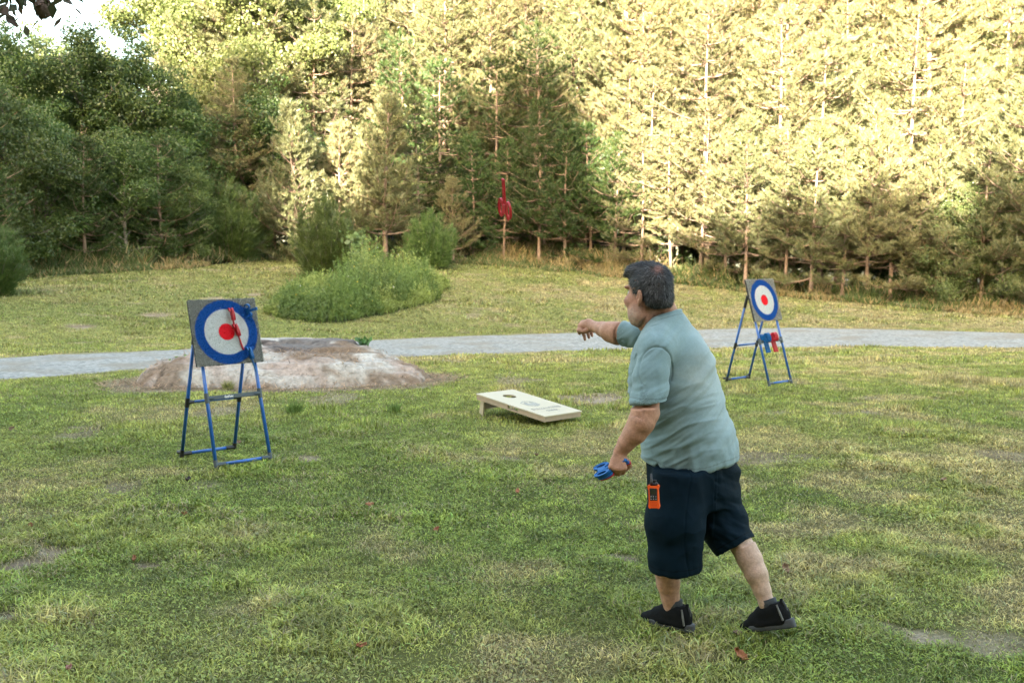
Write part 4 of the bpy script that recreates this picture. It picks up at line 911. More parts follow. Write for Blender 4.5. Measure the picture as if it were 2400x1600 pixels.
    for (tx, ty, th) in [(.045, .0, .075), (-.055, .0, .05), (-.02, .035, .045)]:
        for q in range(3): e0.prism(Mc, [(tx - .022 + q * .005, ty + q * th * .28), (tx + .022 - q * .005, ty + q * th * .28), (tx, ty + q * th * .28 + th * .42)], -.0004, .0006)
    e0.build('emblem', mi, T)
toss_board()
# ------------------------------------------------------------------ the person: one continuous body grown from a distance field
class SDF:
    def __init__(s, lo, hi, h):
        s.lo = np.array(lo, float); s.h = h; s.n = np.ceil((np.array(hi) - s.lo) / h).astype(int) + 1; s.F = np.full(s.n, .2, np.float32)
    def sub(s, lo, hi):
        a = np.clip(np.floor((np.asarray(lo) - s.lo) / s.h).astype(int), 0, s.n - 1); b = np.clip(np.ceil((np.asarray(hi) - s.lo) / s.h).astype(int) + 1, 1, s.n)
        sl = tuple(slice(i, j) for i, j in zip(a, b)); ax = [s.lo[k] + s.h * np.arange(a[k], b[k]) for k in range(3)]
        return sl, np.meshgrid(*ax, indexing='ij')
    def put(s, sl, d, k, op='u'):
        F = s.F[sl]
        if op == 'u':
            h = np.clip(.5 + .5 * (F - d) / k, 0, 1) if k > 0 else (d < F) * 1.0; s.F[sl] = F + (d - F) * h - k * h * (1 - h)
        elif op == 'sub':
            h = np.clip(.5 - .5 * (F + d) / max(k, 1e-6), 0, 1); s.F[sl] = F + (-d - F) * h + k * h * (1 - h)
        else: s.F[sl] = np.maximum(F, d)
    def cone(s, a, b, ra, rb, k=.015, op='u'):
        a = np.asarray(a, float); b = np.asarray(b, float); m = max(ra, rb) + k + .03
        sl, (X, Y, Z) = s.sub(np.minimum(a, b) - m, np.maximum(a, b) + m); ab = b - a; L = ab @ ab
        t = np.clip(((X - a[0]) * ab[0] + (Y - a[1]) * ab[1] + (Z - a[2]) * ab[2]) / L, 0, 1)
        d = np.sqrt((X - a[0] - t * ab[0]) ** 2 + (Y - a[1] - t * ab[1]) ** 2 + (Z - a[2] - t * ab[2]) ** 2) - (ra + (rb - ra) * t); s.put(sl, d, k, op)
    def chain(s, pts, k=.012, kk=None):
        for (a, ra), (b, rb) in zip(pts[:-1], pts[1:]): s.cone(a, b, ra, rb, k)
    def ell(s, M, rad, k=.015, op='u', c=(0, 0, 0)):
        """ellipsoid with semi-axes rad centred at local c in frame M"""
        M = np.asarray(M); c = M[:3, :3] @ np.array(c, float) + M[:3, 3]; m = max(rad) + k + .03; sl, (X, Y, Z) = s.sub(c - m, c + m)
        q = [(X - c[0]) * M[0, i] + (Y - c[1]) * M[1, i] + (Z - c[2]) * M[2, i] for i in range(3)]
        k0 = np.sqrt(sum((q[i] / rad[i]) ** 2 for i in range(3))); k1 = np.sqrt(sum((q[i] / rad[i] ** 2) ** 2 for i in range(3)))
        d = k0 * (k0 - 1) / np.maximum(k1, 1e-6); s.put(sl, d, k, op)
    def mesh(s, sm=1):
        F = s.F; I = F < 0; n0, n1, n2 = F.shape
        c = [(i, j, k) for i in (0, 1) for j in (0, 1) for k in (0, 1)]
        A = lambda i, j, k: I[i:n0 - 1 + i, j:n1 - 1 + j, k:n2 - 1 + k]
        cnt = np.zeros((n0 - 1, n1 - 1, n2 - 1), np.int8)
        for q in c: cnt += A(*q)
        act = (cnt > 0) & (cnt < 8); idx = np.argwhere(act); vid = np.full(act.shape, -1, np.int32); vid[act] = np.arange(len(idx))
        val = {q: F[idx[:, 0] + q[0], idx[:, 1] + q[1], idx[:, 2] + q[2]] for q in c}; S = np.zeros((len(idx), 3)); N = np.zeros(len(idx))
        for q in c:
            for ax in range(3):
                if q[ax]: continue
                r = list(q); r[ax] = 1; r = tuple(r); a = val[q]; b = val[r]; m = (a < 0) != (b < 0); t = np.where(m, a / np.where(m, a - b, 1), 0)
                p = np.tile(np.array(q, float), (len(idx), 1)); p[:, ax] += t; S += p * m[:, None]; N += m
        V = s.lo + s.h * (idx + S / N[:, None]); Q = []
        for ax in range(3):
            o = [k for k in range(3) if k != ax]; sa = [slice(1, -1)] * 3; sa[ax] = slice(0, -1); sb = list(sa); sb[ax] = slice(1, None)
            a = I[tuple(sa)]; b = I[tuple(sb)]; e = np.argwhere(a != b); e_ = e.copy(); e_[:, o[0]] += 1; e_[:, o[1]] += 1; fl = a[tuple(e.T)]
            g = []
            for (u, v) in ((0, 0), (1, 0), (1, 1), (0, 1)):
                w_ = e_.copy(); w_[:, o[0]] -= u; w_[:, o[1]] -= v; g.append(vid[tuple(w_.T)])
            q = np.stack(g, -1); flip = fl if ax != 1 else ~fl; q[flip] = q[flip][:, ::-1]; Q.append(q)
        Q = np.concatenate(Q); Q = Q[(Q >= 0).all(1)][:, ::-1]
        for _ in range(sm):
            ac = np.zeros_like(V); nn = np.zeros(len(V))
            for a, b in ((0, 1), (1, 2), (2, 3), (3, 0)):
                for u, v in ((a, b), (b, a)):
                    for k in range(3): ac[:, k] += np.bincount(Q[:, u], V[Q[:, v], k], len(V))
                    nn += np.bincount(Q[:, u], minlength=len(V))
            V = V * .5 + ac / np.maximum(nn, 1)[:, None] * .5
        return V, Q
def SG(lo, hi):
    h = .0045; lo = np.round(np.array(lo) / h) * h; return SDF(lo, hi, h)
def window(A, B):
    o = np.round((B.lo - A.lo) / A.h).astype(int); a = np.maximum(o, 0); b = np.minimum(o + np.array(B.F.shape), A.F.shape); return tuple(slice(i, j) for i, j in zip(a, b)), tuple(slice(i - k, j - k) for i, j, k in zip(a, b, o))
def vnormals(V, Q):
    n = np.cross(V[Q[:, 2]] - V[Q[:, 0]], V[Q[:, 3]] - V[Q[:, 1]]); N = np.zeros_like(V)
    for k in range(4):
        for j in range(3): N[:, j] += np.bincount(Q[:, k], n[:, j], len(V))
    return norm(N)
def noise3(p, s=0):
    return (vnoise(p[:, 0] + 3.1 * p[:, 2], p[:, 1] - 2.3 * p[:, 2], s) + vnoise(p[:, 1] + 11, p[:, 2] * 1.3 + p[:, 0] * .7, s + 3)) / 2

FIELD = {}; NC = P(1549, 742, 4.84)
PERS = empty('person', (P(1640, 1480, 4.7)[0], 4.72, 0), 'man in teal t-shirt and dark navy shorts throwing with outstretched arm, seen from behind', 'person')
# head frame: f forward, l the person's left, u up
Fh = norm(np.array([-.68, .73, -.03])); Lh = norm(np.cross(np.array([0, 0, 1.]), Fh)); Uh = np.cross(Fh, Lh); HC = P(1524, 690, 4.80); MH = frame(HC, Fh, Lh, Uh)
hp = lambda f, l, u: HC + Fh * f + Lh * l + Uh * u
def ring_angle(n): a = np.linspace(0, 2 * np.pi, n, endpoint=False); return np.cos(a), np.sin(a)
# eyes and brows (turned away from the camera)
for s_ in (-1, 1):
    mb = MB(); c_, s2 = ring_angle(14)
    for (cc, r_, mm, nm) in ((hp(.097, s_ * .034, .010), .0120, mat('eye_white', (.42, .40, .38), .3), 'eye'),):
        V = []; 
        for i in range(9):
            ph = math.pi * i / 8; V += [cc + r_ * (Fh * math.cos(ph) + math.sin(ph) * (Lh * a + Uh * b)) for a, b in zip(c_, s2)]
        F = [(i * 14 + k, i * 14 + (k + 1) % 14, (i + 1) * 14 + (k + 1) % 14, (i + 1) * 14 + k) for i in range(8) for k in range(14)]; mb.add(np.array(V), F4=F)
        ey = mb.build(nm, mm, PERS, True); ib = MB(); ib.prism(frame(cc + Fh * r_ * .93, Lh, Uh, Fh), np.stack([c_, s2], -1) * .0055, 0, .0012); ib.build('iris', mat('iris', (.03, .018, .01), .15), ey)
M_HAIR = leafmat('hair_strands', (.016, .016, .017), (.060, .060, .063), .1, objvar=0, dead=((.13, .13, .13), .12)); M_HAIRB = mat('hair_base', (.02, .02, .02), .8, var=.5, scale=110, bump=.9, bscale=160, attr='col')
def hair():
    lo = HC - .2; hi = HC + .22; S = SDF(lo, hi, .004)
    S.ell(MH, (.111, .088, .107), .01, c=(-.006, 0, .048)); S.ell(MH, (.066, .079, .070), .03, c=(-.048, 0, -.020)); S.ell(MH, (.06, .072, .04), .03, c=(.062, 0, .112))
    S.ell(MH, (.026, .033, .020), .02, c=(.110, .0, .112)); S.ell(MH, (.016, .020, .014), .012, c=(.126, .012, .098))
    sl, (X, Y, Z) = S.sub(lo, hi); q = [(X - HC[0]) * A[0] + (Y - HC[1]) * A[1] + (Z - HC[2]) * A[2] for A in (Fh, Lh, Uh)]
    # hairline: above a line from forehead past the ear to the nape
    l_ = np.abs(q[1]); line = np.interp(q[0], [-.16, -.10, -.055, -.035, -.014, .012, .03, .045, .075, .09, .13, .2], [-.056, -.058, -.066, -.045, .024, -.030, -.012, .034, .060, .078, .082, .08]) + 0 * l_
    fr = np.interp(q[0], [.05, .1], [0, 1]); line = line + fr * .01
    S.F[sl] = np.maximum(S.F[sl], (line - q[2]) * .8)
    V, Q = S.mesh(1); N = vnormals(V, Q); V = V + N * (.0055 * (noise3(V * 75, 4) - .5) * 2 + .004 * (noise3(V * 30, 6) - .5) * 2)[:, None]
    cr0 = hp(-.075, .030, .118); tb = (np.exp(-(np.linalg.norm(V - cr0, axis=1) / .030) ** 2) * (.5 + .8 * noise3(V * 120, 9)))[:, None]; hb = link('hair', mesh_np('hair', V, [Q], [M_HAIRB], True, np.array([.022, .021, .021]) * (1 - tb) + np.array([.22, .105, .085]) * tb), PERS)
    rg = np.random.default_rng(3); n = 11000; I = rg.integers(0, len(V), n); p = V[I] + rg.normal(size=(n, 3)) * .0015; nn = N[I]; q = (p - HC) @ np.stack([Fh, Lh, Uh], -1)
    cr = hp(-.072, .034, .118); away = norm(p - cr); crown = np.linalg.norm(p - cr, axis=1)
    d = away - nn * np.sum(away * nn, 1, keepdims=True); d = norm(d + .25 * Uh * -1 * sstep(.05, -.05, q[:, 2])[:, None]); d = norm(d + .45 * np.cross(nn, rdir(rg, n)) + nn * rg.uniform(.05, .42, (n, 1)))
    keep = (crown > .034 * rg.uniform(.3, 1.4, n)); p, d, nn, q = p[keep], d[keep], nn[keep], q[keep]; n = len(p); L = rg.uniform(.012, .030, n) * (1 - .55 * sstep(-.01, -.06, q[:, 2])); sd = norm(np.cross(d, nn)) 
    V2, F2 = tris(p, d, sd, L, np.full(n, .0034)); link('hair_strand_layer', mesh_np('hair_strands', V2, F2, [M_HAIR]), hb)
    # thin spot at the crown, eyebrows
    for s_ in (-1, 1):
        n = 160; t = rg.random(n)[:, None]; p = hp(.117, s_ * .014, .036) * (1 - t) + hp(.098, s_ * .058, .038) * t + rg.normal(size=(n, 3)) * .002; d = norm(Lh * s_ * .9 + Uh * .2 + Fh * .35 + rdir(rg, n) * .3)
        V2, F2 = tris(p, d, norm(np.cross(d, rdir(rg, n))), rg.uniform(.006, .012, n), np.full(n, .0018)); link('eyebrow', mesh_np('eyebrow', V2, F2, [M_HAIR]), PERS)
hair()
# ------------------------------------------------------------------ clothes
Ft = norm(np.array([-.86, .50, 0])); Rt = norm(np.array([.50, .86, 0]))   # torso: front, right
def cloth_mat(name, c, c2, scale=5, rough=.9, sheen=.15): return mat(name, c, rough, scale=scale, col2=c2, bump=.25, bscale=420, spec=.15, sheen=sheen)
def torso_field(S, Zs, CX, CY, A, B, ex=2.0, zlo=-9, zhi=9, k=.02, op='u'):
    sl, (X, Y, Z) = S.sub(S.lo, S.lo + S.n * S.h); z1 = Z[0, 0, :]; cx, cy, a, b = (np.interp(z1, Zs, v)[None, None, :] for v in (CX, CY, A, B))
    u = (X - cx) * Ft[0] + (Y - cy) * Ft[1]; v = (X - cx) * Rt[0] + (Y - cy) * Rt[1]
    r = (np.abs(u / a) ** ex + np.abs(v / b) ** ex) ** (1 / ex); d = (r - 1) * np.minimum(a, b) * .95; d = np.maximum(d, np.maximum(zlo - Z, Z - zhi)); S.put(sl, d, k, op)
TZS = [.60, .70, .78, .86, .94, 1.04, 1.18, 1.32, 1.40, 1.46, 1.51, 1.56]
# image columns of the left and right outline of the shirt at those heights, turned into centres
TL = [1520, 1518, 1514, 1508, 1503, 1492, 1478, 1480, 1498, 1512, 1530, 1548]; TR = [1738, 1736, 1734, 1731, 1723, 1704, 1687, 1667, 1645, 1621, 1598, 1580]
DY = [4.78, 4.78, 4.78, 4.785, 4.79, 4.80, 4.82, 4.84, 4.85, 4.86, 4.865, 4.87]
TCX = [(a + b) / 2 / 1.0 for a, b in zip(TL, TR)]; TCX = [(c - 1200) / FPX * d for c, d in zip(TCX, DY)]
HWX = [(b - a) / 2 / FPX * d for a, b, d in zip(TL, TR, DY)]
TB_ = [.215, .222, .228, .232, .232, .230, .228, .215, .19, .165, .12, .09]      # half widths side to side
TA_ = [math.sqrt(max(h * h - (.50 * b) ** 2, .003)) / .86 for h, b in zip(HWX, TB_)]
def wrinkle(V, N, fn): return V + N * fn(V)[:, None]
def shirt():
    S = SG([.40, 4.30, .70], [1.22, 5.42, 1.64])
    torso_field(S, TZS, TCX, DY, TA_, TB_, 2.25, k=.02)
    # shoulders and shoulder blades
    S.cone(P(1560, 757, 4.84), P(1536, 818, 4.66), .060, .076, .05); S.cone(P(1562, 757, 4.88), P(1580, 800, 5.02), .065, .072, .05); S.cone(P(1540, 815, 4.68), P(1590, 830, 5.0), .09, .085, .05)
    S.ell(frame(P(1625, 850, 4.78), [1, 0, 0], [0, 1, 0], [0, 0, 1]), (.085, .09, .11), .06)
    # left sleeve hanging, right sleeve along the thrown arm
    a, b, e = P(1535, 822, 4.615), P(1526, 880, 4.575), P(1522, 960, 4.53)
    S.cone(a, b, .078, .0815, .03); S.cone(b, e, .0815, .084, .018)
    a2, b2, e2 = P(1580, 795, 4.98), P(1500, 786, 5.07), P(1440, 780, 5.175); S.cone(a2, b2, .074, .068, .03); S.cone(b2, e2, .068, .067, .012)
    solid = SG([.40, 4.30, .70], [1.22, 5.42, 1.64]); solid.F = S.F.copy(); FIELD['shirt'] = solid
    def cut(c, nrm, rad, th, inner_a, inner_b, ri):
        nrm = norm(nrm); sl, (X, Y, Z) = S.sub(c - rad, c + rad); d = (X - c[0]) * nrm[0] + (Y - c[1]) * nrm[1] + (Z - c[2]) * nrm[2]
        w_ = np.sqrt((X - c[0]) ** 2 + (Y - c[1]) ** 2 + (Z - c[2]) ** 2) < rad
        S.F[sl] = np.where(w_ & (d > -.0), np.maximum(S.F[sl], d), S.F[sl])
    c1 = P(1522.5, 941, 4.535); ax1 = norm(e - b); n1 = norm(np.array([.06, -.0, -1.])); 
    sl, (X, Y, Z) = S.sub(c1 - .13, c1 + .13); d = (X - c1[0]) * n1[0] + (Y - c1[1]) * n1[1] + (Z - c1[2]) * n1[2]; rr = np.sqrt((X - c1[0]) ** 2 + (Y - c1[1]) ** 2)
    S.F[sl] = np.where((rr < .105) & (X < c1[0] + .09), np.maximum(S.F[sl], d), S.F[sl])
    mk1 = 1
    c2 = P(1461, 783, 5.135); n2 = norm(e2 - b2); sl, (X, Y, Z) = S.sub(c2 - .12, c2 + .12); d = (X - c2[0]) * n2[0] + (Y - c2[1]) * n2[1] + (Z - c2[2]) * n2[2]
    S.F[sl] = np.where(X < c2[0] + .06, np.maximum(S.F[sl], d), S.F[sl])
    # neck opening
    nc = P(1549, 742, 4.84); up = norm(np.array([-.34, .18, .92])); sl, (X, Y, Z) = S.sub(nc - .16, nc + .16); d = (X - nc[0]) * up[0] + (Y - nc[1]) * up[1] + (Z - nc[2]) * up[2]; S.F[sl] = np.maximum(S.F[sl], d - .004)
    S.cone(nc - up * .06, nc + up * .1, .070, .074, .004, 'sub')
    # hem with a side slit on the left side
    sl, (X, Y, Z) = S.sub(S.lo, S.lo + S.n * S.h); hem = .772 + .018 * np.sin((X - .8) * 9) * .5 + .030 * sstep(.86, 1.04, X) + .035 * sstep(.74, .66, X)
    S.F[sl] = np.maximum(S.F[sl], hem - Z)
    sx = P(1552, 1096, 4.56); slit = np.abs(X - (sx[0] + .002)) - .030 * np.clip((sx[2] + .002 - Z) / .055, 0, 1.3); S.F[sl] = np.where((Y < 4.75) & (Z < sx[2]), np.maximum(S.F[sl], -slit), S.F[sl])
    FIELD['shirt_cut'] = S.F.copy()
    S.cone(c1 - ax1 * .05, c1 + ax1 * .06, .070, .074, .002, 'sub'); S.cone(c2 - n2 * .035, c2 + n2 * .06, .0585, .060, .002, 'sub')
    # hollow from below so the hem hangs free
    torso_field(S, TZS, TCX, DY, [a_ - .016 for a_ in TA_], [b_ - .016 for b_ in TB_], 2.25, zlo=.5, zhi=.86, k=.004, op='sub')
    V, Q = S.mesh(2); N = vnormals(V, Q)
    def wr(V):
        x, y, z = V.T; t = np.zeros(len(V)); u = (x * .9 - y * .25)
        # drag folds from the shoulder and the belly: noise stretched along slanting lines
        w1 = (x * .35 + z * 1.0); n = 1.05 - 1.3 * np.abs(2 * fbm(u * 3.5 + 1.5 * z, w1 * 15 + 2.2 * np.sin(u * 7), 301, 3) - 1); side = sstep(1.28, 1.10, z) * sstep(1.08, .80, x)
        t += .017 * (n - .5) * side * (y < 4.95)
        n2 = fbm(u * 3 + 4, (z - x * .8) * 18, 311, 3); t += .020 * (n2 - .5) * sstep(.72, .9, z)
        n3 = fbm((x + z * .15) * 26, z * 5, 321, 2); t += .026 * (n3 - .5) * sstep(.98, .80, z)                # hanging folds above the hem
        sleeve = sstep(1.0, .0, np.abs(x - .66) / .11) * (y < 4.68) * (z > 1.1); t += .009 * (fbm(x * 22 + z * 3, z * 6, 331, 2) - .5) * sleeve
        far = (x < .66) & (y > 4.98); t += .012 * (fbm(x * 25 - z * 12, z * 14, 341, 2) - .5) * far
        # sleeve seam line around the left shoulder
        s0 = P(1573, 840, 4.6); c = P(1535, 850, 4.6); e = np.hypot((x - c[0]) / .085, (z - (c[2] - .035)) / .115); t -= .007 * np.exp(-((e - 1) / .04) ** 2) * (y < 4.74) * (z > c[2] - .09)
        # stitched band above hem and cuff
        return t
    V = wrinkle(V, N, wr)
    x, y, z = V.T; base = np.array([.165, .240, .250]); c = np.tile(base, (len(V), 1)); n = noise3(V * 6, 5)[:, None]; c = c * (.90 + .2 * n)
    sw = np.exp(-((x - P(1640, 880, 4.7)[0]) / .11) ** 2 - ((z - P(1640, 880, 4.7)[2]) / .10) ** 2)[:, None] * (y < 4.9)[:, None] * (.4 + .8 * noise3(V * 12, 15)[:, None])
    c = c * (1 - .55 * sw) + np.array([.30, .315, .27]) * .55 * sw
    sky_lit = (sstep(.80, 1.0, x) * sstep(.7, 1.3, z))[:, None] * .6; c = c * (1 - sky_lit) + np.array([.37, .44, .45]) * sky_lit  # sky light on the right of the back painted into the cloth colour
    # seam lines, cuffs and hem stitching are darker thread
    dn = (np.abs(z - (.772 + .018 * np.sin((x - .8) * 9) * .5 + .030 * sstep(.86, 1.04, x) + .035 * sstep(.74, .66, x)) - .024) < .0028)[:, None]; cf = ((np.abs(z - c1[2] - .022) < .0028) & (np.abs(x - c1[0]) < .09) & (y < 4.66))[:, None]; c = np.where(dn | cf, c * .72, c)
    nd = np.abs((V - nc) @ up + .022); neck = ((nd < .0026) & (np.linalg.norm(V - nc, axis=1) < .13))[:, None]; c = np.where(neck, c * .75, c)
    m = mat('teal_cotton', (.2, .3, .3), .95, var=.10, scale=60, bump=.25, bscale=380, spec=.1, attr='col', sheen=.25)
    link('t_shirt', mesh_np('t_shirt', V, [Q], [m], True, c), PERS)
shirt()
def shorts():
    S = SG([.55, 4.30, .22], [1.25, 5.16, .96])
    torso_field(S, [.5, .60, .70, .78, .86, .92], [TCX[0]] * 3 + TCX[2:5], [4.77] * 6, [.205, .207, .207, .207, .20, .19], [.20, .205, .205, .207, .205, .2], 2.3, zlo=.60, zhi=.90, k=.02)
    a, b, c_ = P(1592, 1125, 4.66), P(1583, 1225, 4.65), P(1583, 1345, 4.66)
    S.cone(a, b, .124, .130, .04); S.cone(b, c_, .130, .112, .02)
    d_, e, f = P(1655, 1120, 4.82), P(1690, 1215, 4.79), P(1733, 1300, 4.73)
    S.cone(d_, e, .150, .118, .04); S.cone(e, f, .116, .100, .02)
    solid = SG([.55, 4.30, .22], [1.25, 5.16, .96]); solid.F = S.F.copy(); FIELD['shorts'] = solid
    def chop(c, n, xs):
        n = norm(n); sl, (X, Y, Z) = S.sub(S.lo, S.lo + S.n * S.h); d = (X - c[0]) * n[0] + (Y - c[1]) * n[1] + (Z - c[2]) * n[2]; m = xs(X, Y, Z); S.F[sl] = np.where(m, np.maximum(S.F[sl], d), S.F[sl])
    split = lambda X, Z: X < np.interp(0, [0], [0]) + (P(1654, 1248, 4.7)[0] + (Z - .46) * .02)
    h1 = P(1584, 1331, 4.66); n1 = norm(np.array([.04, .05, -1])); chop(h1, n1, lambda X, Y, Z: split(X, Z)); inner = 1; S.cone(h1 - np.array([0, 0, -.05]), h1 + np.array([0, 0, -.08]), .098, .104, .002, 'sub')
    h2 = P(1724, 1281, 4.74); n2 = norm(norm(f - e) + np.array([.10, 0, -.05])); chop(h2, n2, lambda X, Y, Z: ~split(X, Z)); ax = norm(f - e); S.cone(h2 - ax * .05, h2 + ax * .08, .083, .088, .002, 'sub')
    FIELD['shorts_cut'] = S.F.copy(); B_ = FIELD['shirt']; wa, wb = window(S, B_); zz = (S.lo[2] + S.h * np.arange(wa[2].start, wa[2].stop))[None, None, :]
    S.F[wa] = np.maximum(S.F[wa], np.where(zz > .775, B_.F[wb] + .020 - np.clip(.80 - zz, 0, 1) * 1.5, -1))
    V, Q = S.mesh(2); N = vnormals(V, Q)
    def wr(V):
        x, y, z = V.T; t = .012 * (fbm((x + .2 * z) * 14, z * 4 + y, 401, 3) - .5); r = x > .93
        t += .030 * (fbm((x - z * .9) * 5, (z + x * .5) * 17, 411, 3) - .5) * r; t += .014 * (.8 - 1.2 * np.abs(2 * fbm((x + z * .5) * 6, z * 7 - x * 3, 431, 3) - 1)) * (x < .95); t -= .004 * np.exp(-((x - .802 - .02 * np.sin(z * 9)) / .004) ** 2) * (y < 4.7); t += .012 * (fbm(x * 20, z * 3, 421, 2) - .5) * sstep(.5, .35, z); return t
    V = wrinkle(V, N, wr); x, y, z = V.T; c = np.tile(np.array([.0018, .009, .0165]), (len(V), 1)) * (.85 + .3 * noise3(V * 8, 2)[:, None])
    hl = ((np.abs((V - h1) @ n1 + .03) < .0025) & (x < .95))[:, None] | ((np.abs((V - h2) @ n2 + .03) < .0025) & (x > .95))[:, None]; c = np.where(hl, c * .45, c)
    link('shorts', mesh_np('shorts', V, [Q], [mat('navy_twill', (.01, .03, .05), .8, var=.15, scale=50, bump=.2, bscale=420, spec=.08, attr='col')], True, c), PERS)
shorts()
def body():
    S = SG([.26, 4.30, .0], [1.36, 5.60, 1.80])
    # legs
    S.chain([(P(1600, 1150, 4.68), .08), (P(1568, 1245, 4.66), .075), (P(1562, 1290, 4.68), .064)], .02)
    S.chain([(P(1562, 1290, 4.68), .064), (P(1563, 1330, 4.69), .0615), (P(1566, 1365, 4.70), .054), (P(1571, 1400, 4.71), .043), (P(1575, 1424, 4.715), .036), (P(1579, 1446, 4.715), .033)], .012)
    S.cone(P(1556, 1330, 4.66), P(1560, 1370, 4.68), .034, .022, .03)
    S.chain([(P(1665, 1150, 4.80), .08), (P(1715, 1225, 4.76), .074), (P(1736, 1268, 4.72), .061), (P(1757, 1310, 4.69), .0585), (P(1773, 1345, 4.66), .052), (P(1786, 1382, 4.645), .0405), (P(1796, 1410, 4.63), .0350), (P(1801, 1436, 4.625), .031)], .012)
    # feet inside the shoes
    S.cone(P(1579, 1446, 4.715), P(1572, 1460, 4.74), .024, .016); S.cone(P(1801, 1436, 4.625), P(1794, 1452, 4.64), .024, .016)
    # trunk hidden under the clothes
    S.cone(P(1625, 1110, 4.78), P(1600, 950, 4.80), .15, .16, .03); S.cone(P(1600, 950, 4.80), P(1575, 830, 4.84), .15, .12, .03)
    S.cone(P(1540, 815, 4.68), P(1575, 800, 4.98), .07, .07, .03)
    # left arm, hanging and bent forward
    S.chain([(P(1532, 825, 4.60), .068), (P(1521, 900, 4.55), .061), (P(1512, 955, 4.51), .0605), (P(1503, 990, 4.50), .058), (P(1487, 1016, 4.51), .049), (P(1468, 1038, 4.525), .0385), (P(1453, 1060, 4.54), .0315)], .012)
    S.cone(P(1521, 975, 4.50), P(1500, 1018, 4.50), .040, .026, .018); S.cone(P(1490, 985, 4.52), P(1462, 1032, 4.53), .034, .022, .012); S.cone(P(1531, 968, 4.515), P(1530, 972, 4.515), .030, .028, .014)
    S.cone(P(1447, 1052, 4.525), P(1436, 1084, 4.515), .012, .008, .010); S.cone(P(1462, 1056, 4.53), P(1462, 1060, 4.53), .016, .014, .01)
    # right arm, stretched to the left and away
    S.chain([(P(1575, 800, 4.95), .066), (P(1480, 786, 5.10), .058), (P(1446, 780, 5.16), .0565), (P(1430, 777, 5.19), .0515), (P(1412, 771, 5.27), .039), (P(1396, 766, 5.345), .029)], .014)
    S.cone(P(1458, 792, 5.12), P(1430, 786, 5.18), .042, .028, .02)
    # neck
    S.cone(P(1560, 765, 4.86), P(1540, 705, 4.83), .076, .074, .03); S.cone(P(1535, 775, 4.84), P(1508, 735, 4.80), .062, .055, .03)
    S.cone(P(1580, 765, 4.87), P(1555, 735, 4.85), .05, .058, .03)
    # head
    S.ell(MH, (.108, .087, .105), .02, c=(-.004, 0, .045)); S.ell(MH, (.080, .078, .088), .025, c=(.040, 0, -.035))
    S.ell(MH, (.062, .062, .052), .03, c=(.045, 0, -.098)); S.ell(MH, (.026, .024, .022), .02, c=(.098, 0, -.130))
    S.ell(MH, (.05, .03, .055), .025, c=(.04, .052, -.095)); S.ell(MH, (.05, .03, .055), .025, c=(.04, -.052, -.095))
    for s_ in (-1, 1):
        S.ell(MH, (.036, .032, .030), .02, c=(.082, s_ * .047, -.030)); S.ell(MH, (.02, .03, .011), .012, c=(.104, s_ * .034, .038))
        S.ell(MH, (.018, .019, .014), .012, 'sub', c=(.126, s_ * .034, .012))
        # ear: shell, rim and hollow
        eM = frame(hp(-.012, s_ * .088, -.012), norm(Fh * .93 - Lh * s_ * .36), norm(Lh * s_ * .93 + Fh * .36) , Uh)
        S.ell(eM, (.021, .0115, .036), .006, c=(0, .006, 0)); S.ell(eM, (.012, .009, .018), .006, 'sub', c=(.003, .015, .004)); S.ell(eM, (.010, .009, .013), .006, c=(.004, .006, -.034))
        S.ell(eM, (.007, .006, .012), .004, c=(.016, .010, -.004))
    S.cone(hp(.112, 0, .028), hp(.140, 0, -.030), .012, .0165, .014); S.cone(hp(.126, .014, -.035), hp(.126, -.014, -.035), .0115, .0115, .01)
    for s_ in (-1, 1): S.ell(MH, (.006, .005, .004), .003, 'sub', c=(.134, s_ * .009, -.047))
    S.cone(hp(.112, .022, -.074), hp(.112, -.022, -.074), .009, .009, .008); S.cone(hp(.110, .019, -.089), hp(.110, -.019, -.089), .010, .010, .008)
    S.ell(MH, (.03, .026, .0028), .004, 'sub', c=(.118, 0, -.0815))
    # left hand: fist closed round the axe handles, back of the hand to the camera
    W0 = P(1452, 1062, 4.54); mc = [P(1433, 1092, 4.515), P(1443, 1096, 4.505), P(1453, 1098, 4.505), P(1463, 1096, 4.51)]
    for i, m_ in enumerate(mc):
        S.cone(W0 + (m_ - W0) * .12, m_, .020, .0145, .012)
    S.ell(frame(P(1449, 1080, 4.53), [1, 0, 0], [0, 1, 0], [0, 0, 1]), (.036, .022, .034), .012)
    fin = [(1431, 4.52), (1441.5, 4.51), (1452, 4.51), (1462, 4.515)]
    for i, (fx, fd) in enumerate(fin):
        a = mc[i]; b = P(fx - 2, 1110 - (i == 3) * 3, fd + .028); c_ = P(fx - 2, 1108 - (i == 3) * 3, fd + .060); e = P(fx, 1093, fd + .068)
        S.chain([(a, .0125), (b, .0108), (c_, .0098), (e, .0088)], .004)
    S.chain([(P(1458, 1072, 4.535), .0165), (P(1472, 1082, 4.545), .0130), (P(1475, 1091, 4.555), .0118), (P(1468, 1099, 4.56), .0098)], .006)
    # right hand after the release: bent wrist, fingers hanging, thumb below
    Wr = P(1394, 766, 5.35); S.chain([(Wr, .029), (P(1380, 761, 5.40), .031), (P(1369, 762, 5.43), .0285)], .012)
    mr = [P(1361, 764, 5.415), P(1366, 757, 5.445), P(1374, 757, 5.465), P(1383, 761, 5.475)]
    for m_ in mr: S.cone(P(1387, 763, 5.39), m_, .022, .017, .010)
    S.chain([(mr[0], .015), (P(1357, 774, 5.40), .0125), (P(1358.5, 781, 5.405), .0105)], .006)
    S.chain([(mr[1], .015), (P(1364, 774, 5.46), .0115), (P(1369, 786, 5.46), .0100), (P(1371, 795.5, 5.45), .0088)], .004)
